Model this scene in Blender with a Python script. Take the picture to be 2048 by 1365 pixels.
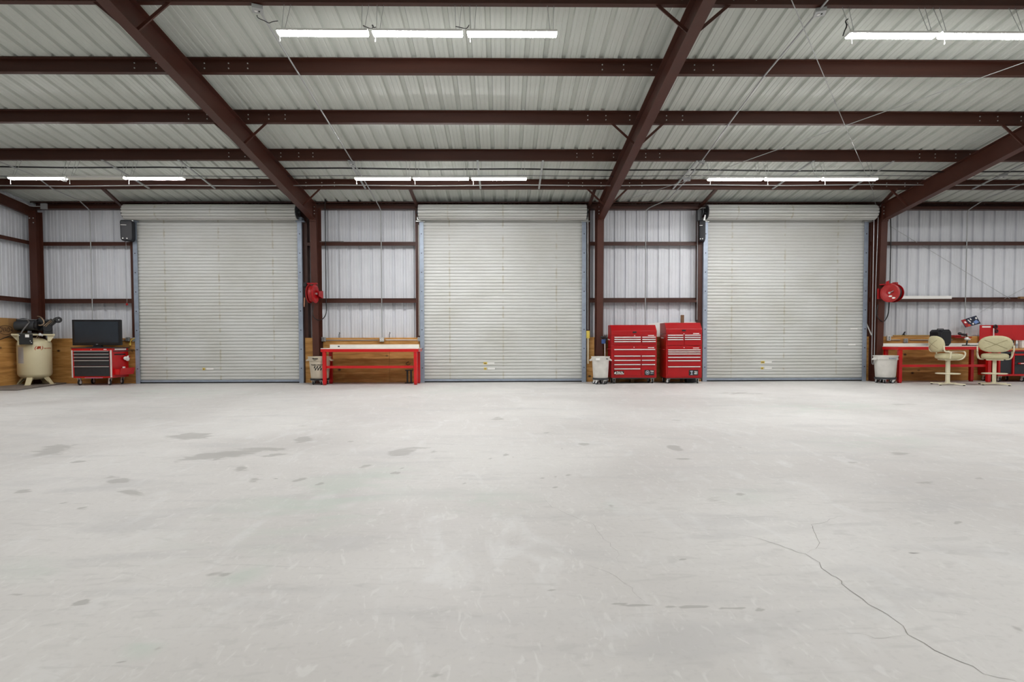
import bpy, math, random
import numpy as np
from mathutils import Vector, Matrix
random.seed(7); rng = np.random.default_rng(7)
SC = bpy.context.scene
for o in list(bpy.data.objects): bpy.data.objects.remove(o, do_unlink=True)
COL = SC.collection

# ------------------------------------------------------------------ camera (calibrated from the photograph)
CF, CD, CTH, CH, CT, CCX, CCY, CRO = 1090.963, 15.1973, .0123, 1.0841, -.0305, 1018.013, 719.124, .0026
_c, _s = math.cos(CTH), math.sin(CTH)
_R0 = Vector((_c, -_s, 0)); _F0 = Vector((_s, _c, 0)); _Z = Vector((0, 0, 1))
_U1 = _Z*math.cos(CT) - _F0*math.sin(CT); CFW = _F0*math.cos(CT) + _Z*math.sin(CT)
CR = _R0*math.cos(CRO) - _U1*math.sin(CRO); CU = _U1*math.cos(CRO) + _R0*math.sin(CRO)
CPOS = Vector((0, -CD, CH))
cam = bpy.data.cameras.new('camera'); camo = bpy.data.objects.new('camera', cam); COL.objects.link(camo)
cam.sensor_width = 36; cam.lens = CF/2048*36; cam.clip_start = .05; cam.clip_end = 300
cam.shift_x = (1024-CCX)/2048; cam.shift_y = (CCY-682.5)/2048
m = Matrix((CR, CU, -CFW)).transposed().to_4x4(); m.translation = CPOS; camo.matrix_world = m
SC.camera = camo

def ray(x, y): return CR*((x-CCX)/CF) + CU*((CCY-y)/CF) + CFW
def at(x, y, Y):                     # point of the photo at a known distance plane Y
    d = ray(x, y); return CPOS + d*((Y+CD)/d.y)
def Xp(x, Y, y=700): return at(x, y, Y).x
def Zp(y, Y, x=1024): return at(x, y, Y).z
def atX(x, y, X):
    d = ray(x, y); return CPOS + d*(X/d.x)
def fl(x, y):
    d = ray(x, y); return CPOS + d*(-CH/d.z)
EH, ES = 4.945, .1303                # roof height at the eave and slope
def zc(Y): return EH + ES*(-.25-Y)   # underside of the roof sheets
def atC(x, y, drop):                 # point on a plane below the roof sheets
    d = ray(x, y); n = Vector((0, ES, 1)); p0 = Vector((0, -.25, EH-drop))
    return CPOS + d*((p0-CPOS).dot(n)/d.dot(n))

# ------------------------------------------------------------------ light and exposure
SC.view_settings.view_transform = 'Standard'; SC.view_settings.look = 'None'
SC.view_settings.exposure = -0.1; SC.view_settings.gamma = 1.0
SC.view_settings.use_curve_mapping = False
SC.cycles.sample_clamp_indirect = 4.0; SC.cycles.caustics_reflective = False; SC.cycles.caustics_refractive = False; SC.cycles.blur_glossy = .6; SC.cycles.use_adaptive_sampling = False
LAMP_E = 128.0                        # radiance of a lit tube's diffuser
FILL_W = 74.0                        # power of one added area light, standing in for an unseen lamp trio
w = bpy.data.worlds.new('World'); SC.world = w; w.use_nodes = True
w.node_tree.nodes['Background'].inputs[0].default_value = (.92, .96, 1, 1)
w.node_tree.nodes['Background'].inputs[1].default_value = .35
BAYX = [-8.80, -1.18, 6.44, 14.06]
FILL_SPOTS = [(X, Y) for Y in (-12.3, -16.8, -21.3) for X in BAYX]+[(BAYX[3], -3.2), (BAYX[3], -7.76), (BAYX[0], -7.76)]   # unseen area lights added to brighten the foreground and outer bays
for X, Y in FILL_SPOTS:
    if 1:
        l = bpy.data.lights.new('unseen_fill_row', 'AREA'); l.shape = 'RECTANGLE'; l.size = 3.7; l.size_y = .13
        l.energy = FILL_W if Y < -12 else FILL_W*1.35; l.color = (1, .985, .97)
        lo = bpy.data.objects.new('unseen_fill_row', l); COL.objects.link(lo); lo.location = (X, Y, min(zc(Y), zc(-15.5)) - .72)

# ------------------------------------------------------------------ materials
def L(r, g, b):
    f = lambda u: u/12.92 if u <= .04045 else ((u+.055)/1.055)**2.4
    return (f(r/255), f(g/255), f(b/255), 1)
MATS = {}
def nd(nt, t, **k):
    n = nt.nodes.new(t)
    for a, b in k.items(): setattr(n, a, b)
    return n
def mat(name, col, rough=.5, metal=0, var=.12, scale=6, bump=0, coat=0, spec=.5, stretch=None, emit=0):
    if name in MATS: return MATS[name]
    M = bpy.data.materials.new(name); M.use_nodes = True; nt = M.node_tree; B = nt.nodes['Principled BSDF']
    c = L(*col)
    B.inputs['Roughness'].default_value = rough; B.inputs['Metallic'].default_value = metal
    B.inputs['Specular IOR Level'].default_value = spec; B.inputs['Coat Weight'].default_value = coat
    tc = nd(nt, 'ShaderNodeTexCoord'); mp = nd(nt, 'ShaderNodeMapping')
    if stretch: mp.inputs['Scale'].default_value = stretch
    nt.links.new(tc.outputs['Object'], mp.inputs[0])
    n = nd(nt, 'ShaderNodeTexNoise'); n.inputs['Scale'].default_value = scale; n.inputs['Detail'].default_value = 5
    nt.links.new(mp.outputs[0], n.inputs[0])
    r = nd(nt, 'ShaderNodeValToRGB'); r.color_ramp.elements[0].position = .3; r.color_ramp.elements[1].position = .7
    r.color_ramp.elements[0].color = [v*(1-var) for v in c[:3]]+[1]; r.color_ramp.elements[1].color = [min(1, v*(1+var)) for v in c[:3]]+[1]
    nt.links.new(n.outputs[0], r.inputs[0]); nt.links.new(r.outputs[0], B.inputs['Base Color'])
    if bump:
        b = nd(nt, 'ShaderNodeBump'); b.inputs['Strength'].default_value = bump; b.inputs['Distance'].default_value = .01
        nt.links.new(n.outputs[0], b.inputs['Height']); nt.links.new(b.outputs[0], B.inputs['Normal'])
    if emit:
        B.inputs['Emission Color'].default_value = (1, .99, .985, 1); B.inputs['Emission Strength'].default_value = emit
    MATS[name] = M; return M
OXIDE = mat('red oxide primer', (73, 39, 29), .45, var=.12, scale=2.5, spec=.35)
OXIDE2 = mat('red oxide channel', (66, 36, 26), .45, var=.1, scale=3, stretch=(.4, 4, 4), spec=.35)
WALLW = mat('white wall sheet', (212, 214, 219), .38, var=.03, scale=3)
ROOFW = mat('pale roof sheet', (200, 204, 197), .42, var=.02, scale=2)
GALV = mat('galvanised steel', (150, 160, 174), .42, metal=.35, var=.1, scale=9)
CONDUIT = mat('zinc conduit', (176, 178, 178), .35, metal=.5, var=.05)
RED = mat('red enamel', (156, 4, 11), .38, var=.05, coat=.0, spec=.4)
REDB = mat('bright red enamel', (190, 6, 12), .35, var=.07, coat=.2)
REDD = mat('faded red plastic', (158, 28, 28), .45, var=.1)
BLACK = mat('black plastic', (22, 22, 25), .35, var=.1)
NAVYB = mat('black gloss cover', (14, 15, 22), .42, var=.1, spec=.35)
RUBBER = mat('black rubber', (26, 26, 27), .75, var=.15)
DGREY = mat('dark grey paint', (52, 54, 57), .5, var=.1)
CHAR = mat('charcoal drawer front', (40, 42, 46), .45, var=.12, scale=12)
CHROME = mat('brushed aluminium', (232, 230, 226), .3, metal=.35, var=.04)
STEEL = mat('bright zinc', (206, 208, 206), .32, metal=.7, var=.06)
WHITE = mat('white plastic', (232, 231, 227), .4, var=.02)
CREAM = mat('cream enamel', (212, 202, 166), .42, var=.04, scale=2)
CREAMV = mat('cream vinyl', (204, 196, 158), .5, var=.05, bump=.1, scale=30)
CREAMP = mat('ivory tube paint', (226, 219, 190), .4, var=.03)
CARD = mat('cardboard', (150, 112, 70), .85, var=.07, scale=8)
CARDT = mat('packing tape', (168, 128, 78), .5, var=.04)
INK = mat('brown print', (84, 58, 38), .8, var=.05)
INKB = mat('black print', (24, 23, 24), .7, var=.05)
INKR = mat('red print', (214, 74, 36), .6, var=.05)
INKW = mat('white print', (238, 236, 232), .6, var=.02)
INKG = mat('grey print', (150, 156, 166), .6, var=.08)
BOARDW = mat('white melamine', (228, 224, 216), .5, var=.05, scale=5)
BINB = mat('beige bin plastic', (198, 186, 166), .6, var=.06)
BING = mat('grubby white bin plastic', (208, 205, 198), .6, var=.09, scale=7)
SCREEN = mat('dark glass', (30, 38, 46), .2, var=.15, scale=2)
MATM = mat('grey brown mat', (118, 110, 104), .8, var=.12, scale=9)
LUMBER = mat('weathered lumber', (112, 84, 60), .8, var=.2, scale=5, stretch=(8, 8, .6))
PALLET = mat('pallet wood', (134, 100, 66), .8, var=.18, scale=5, stretch=(.7, 8, 8))
TOPWOOD = mat('oiled beech top', (206, 150, 88), .45, var=.12, scale=5, stretch=(.6, 8, 4))
YELLOW = mat('yellow plastic', (216, 190, 84), .5, var=.06)
ORANGE = mat('brass', (176, 140, 70), .35, metal=.5, var=.1)
CABLE = mat('black cable', (24, 23, 23), .5, var=.1)
ROPE = mat('brown rope', (120, 104, 92), .9, var=.2, scale=40)
BLUEJ = mat('blue plastic', (60, 92, 150), .4, var=.06)
SEAL = mat('door seal', (14, 14, 15), .8, var=.1)
TUBE_ON = mat('lit diffuser', (255, 255, 255), .5, var=0, emit=LAMP_E)
TUBE_OFF = mat('unlit diffuser', (214, 212, 200), .4, var=.02)

def door_mat():
    M = bpy.data.materials.new('weathered door slat'); M.use_nodes = True; nt = M.node_tree; B = nt.nodes['Principled BSDF']
    B.inputs['Roughness'].default_value = .36
    tc = nd(nt, 'ShaderNodeTexCoord'); ge = nd(nt, 'ShaderNodeNewGeometry'); sx = nd(nt, 'ShaderNodeSeparateXYZ'); nt.links.new(tc.outputs['Object'], sx.inputs[0])
    mp = nd(nt, 'ShaderNodeMapping'); mp.inputs['Scale'].default_value = (.6, 1, .8); nt.links.new(ge.outputs['Position'], mp.inputs[0])
    n = nd(nt, 'ShaderNodeTexNoise'); n.inputs['Scale'].default_value = 1.4; n.inputs['Detail'].default_value = 6; nt.links.new(mp.outputs[0], n.inputs[0])
    r = nd(nt, 'ShaderNodeValToRGB'); nt.links.new(n.outputs[0], r.inputs[0])
    r.color_ramp.elements[0].position = .3; r.color_ramp.elements[0].color = L(188, 188, 182); r.color_ramp.elements[1].position = .62; r.color_ramp.elements[1].color = L(199, 200, 197)
    # rusty wear where the three rub strips run
    best = None
    for x in (-1.46, 0.0, 1.46):
        a = nd(nt, 'ShaderNodeMath', operation='SUBTRACT'); a.inputs[1].default_value = x; nt.links.new(sx.outputs[0], a.inputs[0])
        b = nd(nt, 'ShaderNodeMath', operation='ABSOLUTE'); nt.links.new(a.outputs[0], b.inputs[0])
        if best is None: best = b
        else:
            c = nd(nt, 'ShaderNodeMath', operation='MINIMUM'); nt.links.new(best.outputs[0], c.inputs[0]); nt.links.new(b.outputs[0], c.inputs[1]); best = c
    k = nd(nt, 'ShaderNodeMapRange'); k.inputs[1].default_value = .008; k.inputs[2].default_value = .03; k.inputs[3].default_value = 1; k.inputs[4].default_value = 0
    nt.links.new(best.outputs[0], k.inputs[0])
    n2 = nd(nt, 'ShaderNodeTexNoise'); n2.inputs['Scale'].default_value = 7; nt.links.new(ge.outputs['Position'], n2.inputs[0])
    k2 = nd(nt, 'ShaderNodeMapRange'); k2.inputs[1].default_value = .42; k2.inputs[2].default_value = .62; nt.links.new(n2.outputs[0], k2.inputs[0])
    mu = nd(nt, 'ShaderNodeMath', operation='MULTIPLY'); nt.links.new(k.outputs[0], mu.inputs[0]); nt.links.new(k2.outputs[0], mu.inputs[1])
    mu2 = nd(nt, 'ShaderNodeMath', operation='MULTIPLY'); mu2.inputs[1].default_value = .5; nt.links.new(mu.outputs[0], mu2.inputs[0])
    mx = nd(nt, 'ShaderNodeMix', data_type='RGBA'); nt.links.new(mu2.outputs[0], mx.inputs[0]); nt.links.new(r.outputs[0], mx.inputs[6]); mx.inputs[7].default_value = L(150, 138, 100)
    nt.links.new(mx.outputs[2], B.inputs['Base Color']); return M
SLAT = door_mat()

def ply_mat():
    M = bpy.data.materials.new('knotty plywood'); M.use_nodes = True; nt = M.node_tree; B = nt.nodes['Principled BSDF']
    B.inputs['Roughness'].default_value = .7
    ge = nd(nt, 'ShaderNodeNewGeometry')
    mp = nd(nt, 'ShaderNodeMapping'); mp.inputs['Scale'].default_value = (.9, .9, 7); nt.links.new(ge.outputs['Position'], mp.inputs[0])
    n = nd(nt, 'ShaderNodeTexNoise'); n.inputs['Scale'].default_value = 2.2; n.inputs['Detail'].default_value = 8; n.inputs['Distortion'].default_value = .6; nt.links.new(mp.outputs[0], n.inputs[0])
    r = nd(nt, 'ShaderNodeValToRGB'); nt.links.new(n.outputs[0], r.inputs[0]); cr = r.color_ramp
    cr.elements[0].position = .3; cr.elements[0].color = L(160, 112, 56); cr.elements[1].position = .7; cr.elements[1].color = L(210, 160, 96)
    e = cr.elements.new(.5); e.color = L(190, 138, 72)
    v = nd(nt, 'ShaderNodeTexVoronoi'); v.inputs['Scale'].default_value = 3.1; mp2 = nd(nt, 'ShaderNodeMapping'); mp2.inputs['Scale'].default_value = (.75, .75, 1.15)
    nt.links.new(ge.outputs['Position'], mp2.inputs[0]); nt.links.new(mp2.outputs[0], v.inputs[0])
    k = nd(nt, 'ShaderNodeMapRange'); k.inputs[1].default_value = .05; k.inputs[2].default_value = .15; k.inputs[3].default_value = 1; k.inputs[4].default_value = 0
    nt.links.new(v.outputs['Distance'], k.inputs[0])
    sp = nd(nt, 'ShaderNodeSeparateColor'); nt.links.new(v.outputs['Color'], sp.inputs[0])
    g = nd(nt, 'ShaderNodeMath', operation='GREATER_THAN'); g.inputs[1].default_value = .42; nt.links.new(sp.outputs[0], g.inputs[0])
    mu = nd(nt, 'ShaderNodeMath', operation='MULTIPLY'); nt.links.new(k.outputs[0], mu.inputs[0]); nt.links.new(g.outputs[0], mu.inputs[1])
    mx = nd(nt, 'ShaderNodeMix', data_type='RGBA'); nt.links.new(mu.outputs[0], mx.inputs[0]); nt.links.new(r.outputs[0], mx.inputs[6]); mx.inputs[7].default_value = L(58, 38, 22)
    nt.links.new(mx.outputs[2], B.inputs['Base Color'])
    return M
PLY = ply_mat()

def floor_mat():
    M = bpy.data.materials.new('trowelled concrete'); M.use_nodes = True; nt = M.node_tree; B = nt.nodes['Principled BSDF']
    ge = nd(nt, 'ShaderNodeNewGeometry'); P = ge.outputs['Position']
    def noise(sc, det=6, mapscale=None, dist=0):
        n = nd(nt, 'ShaderNodeTexNoise'); n.inputs['Scale'].default_value = sc; n.inputs['Detail'].default_value = det; n.inputs['Distortion'].default_value = dist
        if mapscale:
            mp = nd(nt, 'ShaderNodeMapping'); mp.inputs['Scale'].default_value = mapscale; mp.inputs['Rotation'].default_value = (0, 0, .35); nt.links.new(P, mp.inputs[0]); nt.links.new(mp.outputs[0], n.inputs[0])
        else: nt.links.new(P, n.inputs[0])
        return n.outputs[0]
    def rng_(s, a, b, c=0, d=1):
        k = nd(nt, 'ShaderNodeMapRange'); k.interpolation_type = 'SMOOTHSTEP'
        for i, v in zip((1, 2, 3, 4), (a, b, c, d)): k.inputs[i].default_value = v
        nt.links.new(s, k.inputs[0]); return k.outputs[0]
    def mix(fac, a, b):
        mx = nd(nt, 'ShaderNodeMix', data_type='RGBA'); nt.links.new(fac, mx.inputs[0])
        for i, v in ((6, a), (7, b)):
            if isinstance(v, tuple): mx.inputs[i].default_value = v
            else: nt.links.new(v, mx.inputs[i])
        return mx.outputs[2]
    def ma(op, a, b):
        q = nd(nt, 'ShaderNodeMath', operation=op)
        for i, v in ((0, a), (1, b)):
            if isinstance(v, (int, float)): q.inputs[i].default_value = v
            else: nt.links.new(v, q.inputs[i])
        return q.outputs[0]
    c = mix(rng_(noise(.33, 7, None, .4), .36, .66), L(193, 190, 187), L(206, 204, 201))
    c = mix(ma('MULTIPLY', rng_(noise(1.6, 8, (.55, 1.9, 1), .8), .5, .72), .5), c, L(182, 181, 180))      # trowel streaks
    c = mix(ma('MULTIPLY', rng_(noise(2.6, 9, (1.6, .6, 1), 1.2), .53, .74), .45), c, L(214, 214, 213))
    c = mix(ma('MULTIPLY', rng_(noise(34, 4), .5, .75), .22), c, L(170, 168, 166))                          # fine sand grain
    c = mix(ma('MULTIPLY', rng_(noise(7, 9, (.5, 1.6, 1), 1.5), .54, .72), .4), c, L(178, 177, 174)); c = mix(ma('MULTIPLY', rng_(noise(11, 8, (1.4, .6, 1), 2), .56, .72), .4), c, L(218, 217, 214))
    at_g = nd(nt, 'ShaderNodeAttribute', attribute_name='green')
    c = mix(ma('MULTIPLY', ma('MULTIPLY', at_g.outputs['Fac'], rng_(noise(2.2, 8, (.7, 1.5, 1), 1), .38, .62)), .75), c, L(184, 193, 184))
    at_s = nd(nt, 'ShaderNodeAttribute', attribute_name='stain')
    s = ma('ADD', at_s.outputs['Fac'], ma('MULTIPLY', ma('SUBTRACT', noise(5, 9, (.8, 1.3, 1), .8), .5), 1.5))
    s = ma('MULTIPLY', rng_(s, .24, .58), rng_(at_s.outputs['Fac'], .02, .2))
    c = mix(ma('MULTIPLY', s, .7), c, L(157, 155, 151))
    # small scattered blotches and pits
    for sc, th, lo, hi, colr, f in ((1.3, .72, .03, .09, L(146, 143, 138), .6), (2.4, .8, .015, .05, L(116, 113, 108), .75), (4.2, .86, .02, .035, L(84, 82, 78), .9)):
        v = nd(nt, 'ShaderNodeTexVoronoi'); v.inputs['Scale'].default_value = sc
        mp = nd(nt, 'ShaderNodeMapping'); mp.inputs['Scale'].default_value = (.7, 1.25, 1); mp.inputs['Rotation'].default_value = (0, 0, .4); nt.links.new(P, mp.inputs[0])
        ad = nd(nt, 'ShaderNodeVectorMath', operation='ADD'); nz = nd(nt, 'ShaderNodeTexNoise'); nz.inputs['Scale'].default_value = 9
        scl = nd(nt, 'ShaderNodeVectorMath', operation='SCALE'); scl.inputs['Scale'].default_value = .1/sc; nt.links.new(P, nz.inputs[0]); nt.links.new(nz.outputs['Color'], scl.inputs[0])
        nt.links.new(mp.outputs[0], ad.inputs[0]); nt.links.new(scl.outputs[0], ad.inputs[1]); nt.links.new(ad.outputs[0], v.inputs[0])
        sp = nd(nt, 'ShaderNodeSeparateColor'); nt.links.new(v.outputs['Color'], sp.inputs[0])
        g = ma('GREATER_THAN', sp.outputs[0], th)
        c = mix(ma('MULTIPLY', ma('MULTIPLY', rng_(v.outputs['Distance'], lo, hi, 1, 0), g), f), c, colr)
    nt.links.new(c, B.inputs['Base Color'])
    nt.links.new(rng_(noise(.8, 5), .3, .7, .42, .6), B.inputs['Roughness'])
    B.inputs['Specular IOR Level'].default_value = .35
    b = nd(nt, 'ShaderNodeBump'); b.inputs['Strength'].default_value = .08; b.inputs['Distance'].default_value = .01; nt.links.new(noise(6, 8), b.inputs['Height']); nt.links.new(b.outputs[0], B.inputs['Normal'])
    return M
CONC = floor_mat()

# ------------------------------------------------------------------ mesh helpers
class MB:
    def __init__(s): s.v = []; s.f = []
    def add(s, vs, fs):
        k = len(s.v); s.v += [tuple(p) for p in vs]; s.f += [tuple(i+k for i in q) for q in fs]; return s
    def box(s, x0, x1, y0, y1, z0, z1):
        return s.add([(x, y, z) for z in (z0, z1) for y in (y0, y1) for x in (x0, x1)],
                     [(0, 2, 3, 1), (4, 5, 7, 6), (0, 1, 5, 4), (2, 6, 7, 3), (0, 4, 6, 2), (1, 3, 7, 5)])
    def bar(s, p, q, wd, th, up=(0, 0, 1)):           # rectangular bar from p to q
        p = Vector(p); q = Vector(q); d = (q-p).normalized(); u = Vector(up)
        if abs(d.dot(u)) > .99: u = Vector((0, 1, 0))
        a = d.cross(u).normalized()*wd/2; b = a.normalized().cross(d)*th/2
        vs = [e+i*a+j*b for e in (p, q) for j in (-1, 1) for i in (-1, 1)]
        return s.add(vs, [(0, 2, 3, 1), (4, 5, 7, 6), (0, 1, 5, 4), (2, 6, 7, 3), (0, 4, 6, 2), (1, 3, 7, 5)])
    def cyl(s, p, q, r, n=16, r2=None, caps=True):
        p = Vector(p); q = Vector(q); d = (q-p).normalized(); u = Vector((0, 0, 1)) if abs(d.z) < .9 else Vector((1, 0, 0))
        a = d.cross(u).normalized(); b = d.cross(a); r2 = r if r2 is None else r2
        vs = []
        for e, rr in ((p, r), (q, r2)):
            for i in range(n):
                t = 2*math.pi*i/n; vs.append(e+a*math.cos(t)*rr+b*math.sin(t)*rr)
        fs = [(i, i+n, (i+1) % n+n, (i+1) % n) for i in range(n)]
        if caps: fs += [tuple(range(n)), tuple(range(2*n-1, n-1, -1))]
        return s.add(vs, fs)
    def tube(s, pts, r, n=8, closed=False):
        P = [Vector(p) for p in pts]; N = len(P); rings = []; prev = None
        for i in range(N):
            if closed: d = (P[(i+1) % N]-P[i-1]).normalized()
            else: d = (P[min(i+1, N-1)]-P[max(i-1, 0)]).normalized()
            if prev is None:
                u = Vector((0, 0, 1)) if abs(d.z) < .9 else Vector((1, 0, 0)); a = d.cross(u).normalized()
            else: a = (prev-d*prev.dot(d)).normalized()
            prev = a; b = d.cross(a)
            rings.append([P[i]+a*math.cos(2*math.pi*k/n)*r+b*math.sin(2*math.pi*k/n)*r for k in range(n)])
        vs = [v for g in rings for v in g]; fs = []
        for i in range(N if closed else N-1):
            j = (i+1) % N
            for k in range(n): fs.append((i*n+k, i*n+(k+1) % n, j*n+(k+1) % n, j*n+k))
        if not closed: fs += [tuple(range(n-1, -1, -1)), tuple(range((N-1)*n, N*n))]
        return s.add(vs, fs)
    def lathe(s, prof, n=24, c=(0, 0, 0), sx=1, sy=1):
        vs = []; fs = []
        for r, z in prof:
            for i in range(n):
                t = 2*math.pi*i/n; vs.append((c[0]+r*sx*math.cos(t), c[1]+r*sy*math.sin(t), c[2]+z))
        m_ = len(prof)
        for j in range(m_-1):
            for i in range(n): fs.append((j*n+i, j*n+(i+1) % n, (j+1)*n+(i+1) % n, (j+1)*n+i))
        fs += [tuple(range(n-1, -1, -1)), tuple(range((m_-1)*n, m_*n))]
        return s.add(vs, fs)
    def prism(s, poly, axis, a, b):                   # poly in the two other axes, extruded along axis
        def put(u, v, t): return {'x': (t, u, v), 'y': (u, t, v), 'z': (u, v, t)}[axis]
        n = len(poly); vs = [put(u, v, t) for t in (a, b) for u, v in poly]
        return s.add(vs, [tuple(range(n)), tuple(range(2*n-1, n-1, -1))]+[(i, i+n, (i+1) % n+n, (i+1) % n) for i in range(n)])
    def ell(s, c, rx, ry, rz, n=16, m_=10, e=1.0):    # (super)ellipsoid cushion
        vs = []; fs = []
        g = lambda t: math.copysign(abs(t)**e, t)
        for j in range(m_+1):
            ph = -math.pi/2+math.pi*j/m_
            for i in range(n):
                t = 2*math.pi*i/n
                vs.append((c[0]+rx*g(math.cos(ph))*g(math.cos(t)), c[1]+ry*g(math.cos(ph))*g(math.sin(t)), c[2]+rz*g(math.sin(ph))))
        for j in range(m_):
            for i in range(n): fs.append((j*n+i, j*n+(i+1) % n, (j+1)*n+(i+1) % n, (j+1)*n+i))
        return s.add(vs, fs)
    def xform(s, M):
        s.v = [tuple(M @ Vector(p)) for p in s.v]; return s
    def mesh(s, name, mtl, smooth=0):
        me = bpy.data.meshes.new(name); me.from_pydata(s.v, [], s.f); me.materials.append(mtl)
        import bmesh
        b = bmesh.new(); b.from_mesh(me); bmesh.ops.recalc_face_normals(b, faces=b.faces); b.to_mesh(me); b.free()
        if smooth:
            me.polygons.foreach_set('use_smooth', [True]*len(me.polygons)); me.set_sharp_from_angle(angle=math.radians(smooth))
        return me
    def build(s, name, mtl, parent=None, smooth=0, bev=0, loc=(0, 0, 0), rot=(0, 0, 0), seg=2):
        o = link(name, s.mesh(name, mtl, smooth), parent, loc, rot)
        if bev:
            mo = o.modifiers.new('bevel', 'BEVEL'); mo.width = bev; mo.segments = seg; mo.limit_method = 'ANGLE'; mo.angle_limit = math.radians(40)
        return o
def link(name, me, parent=None, loc=(0, 0, 0), rot=(0, 0, 0)):
    o = bpy.data.objects.new(name, me); COL.objects.link(o); o.location = loc; o.rotation_euler = rot
    if parent: o.parent = parent
    return o
def tag(o, label=None, cat=None, group=None, kind=None):
    if label: o['label'] = label
    if cat: o['category'] = cat
    if group: o['group'] = group
    if kind: o['kind'] = kind
    return o
def thing(name, label, cat, loc=(0, 0, 0), rz=0, group=None):
    o = bpy.data.objects.new(name, None); COL.objects.link(o); o.location = loc; o.rotation_euler = (0, 0, rz); o.empty_display_size = .1
    return tag(o, label, cat, group)
def structure(name, label):
    o = bpy.data.objects.new(name, None); COL.objects.link(o); o.empty_display_size = .1
    return tag(o, label, None, None, 'structure')
def copy_tree(o, parent=None, loc=None, rz=None):
    c = o.copy(); COL.objects.link(c); c.parent = parent
    if loc is not None: c.location = loc
    if rz is not None: c.rotation_euler = (0, 0, rz)
    for ch in o.children: copy_tree(ch, c)
    return c
def text(body, size, mtl, parent, loc, rot=(math.pi/2, 0, 0), name='lettering', ext=.0008, bold=0, shear=0, sx=1):
    cu = bpy.data.curves.new(name, 'FONT'); cu.body = body; cu.size = size; cu.align_x = 'CENTER'; cu.align_y = 'CENTER'
    cu.extrude = ext; cu.offset = bold; cu.shear = shear; cu.materials.append(mtl); cu.resolution_u = 3
    tmp = bpy.data.objects.new('tmp', cu); COL.objects.link(tmp); bpy.context.view_layer.update()
    dg = bpy.context.evaluated_depsgraph_get(); me = bpy.data.meshes.new_from_object(tmp.evaluated_get(dg), depsgraph=dg)
    bpy.data.objects.remove(tmp, do_unlink=True); bpy.data.curves.remove(cu)
    for v in me.vertices: v.co.x *= sx
    me.materials.clear(); me.materials.append(mtl); me.name = name
    return link(name, me, parent, loc, rot)
def bolts(pts, d, r, name='bolts', parent=None, mtl=None, h=.012):
    b = MB()
    for p in pts: p = Vector(p); b.cyl(p, p+Vector(d)*h, r, 6)
    o = b.build(name, mtl or STEEL, parent); o['kind'] = 'stuff'; return o
def arc(c, r, a0, a1, n, ax='xz'):
    out = []
    for i in range(n+1):
        t = math.radians(a0+(a1-a0)*i/n); u = r*math.cos(t); v = r*math.sin(t)
        out.append(Vector(c)+{'xz': Vector((u, 0, v)), 'yz': Vector((0, u, v)), 'xy': Vector((u, v, 0))}[ax])
    return out
def smooth_path(pts, it=2):
    P = [Vector(p) for p in pts]
    for _ in range(it):
        Q = [P[0]]
        for a, b in zip(P, P[1:]): Q += [a*.75+b*.25, a*.25+b*.75]
        P = Q+[P[-1]]
    return P
PI = math.pi

# ================================================================== THE SETTING
COLX = [2.6267-7.62, 2.6267, 2.6267+7.62]; XL = -12.82; XR = 18.07
DC = [-7.685, .027, 7.775]; DH = 2.152            # roll-up doors: centre and half width
PW = .3048
def corr(x0, x1, ph):                             # ribbed sheet profile (position, depth) between x0 and x1
    base = [(-.046, 0), (-.029, .044), (.029, .044), (.046, 0), (.094, 0), (.101, .006), (.115, .006), (.122, 0), (.182, 0), (.189, .006), (.203, .006), (.21, 0)]
    pts = []
    k0 = int(math.floor((x0-ph)/PW))-1; k1 = int(math.ceil((x1-ph)/PW))+1
    for k in range(k0, k1+1): pts += [(ph+k*PW+a, d) for a, d in base]
    xs = [p[0] for p in pts]; ds = [p[1] for p in pts]
    out = [(x0, float(np.interp(x0, xs, ds)))]+[p for p in pts if x0+1e-4 < p[0] < x1-1e-4]+[(x1, float(np.interp(x1, xs, ds)))]
    return out
def sheet(prof, lo, hi, put):
    b = MB(); n = len(prof)
    vs = [put(x, d, e) for e in (lo, hi) for x, d in prof]
    b.add(vs, [(i, i+1, n+i+1, n+i) for i in range(n-1)]); return b

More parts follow.
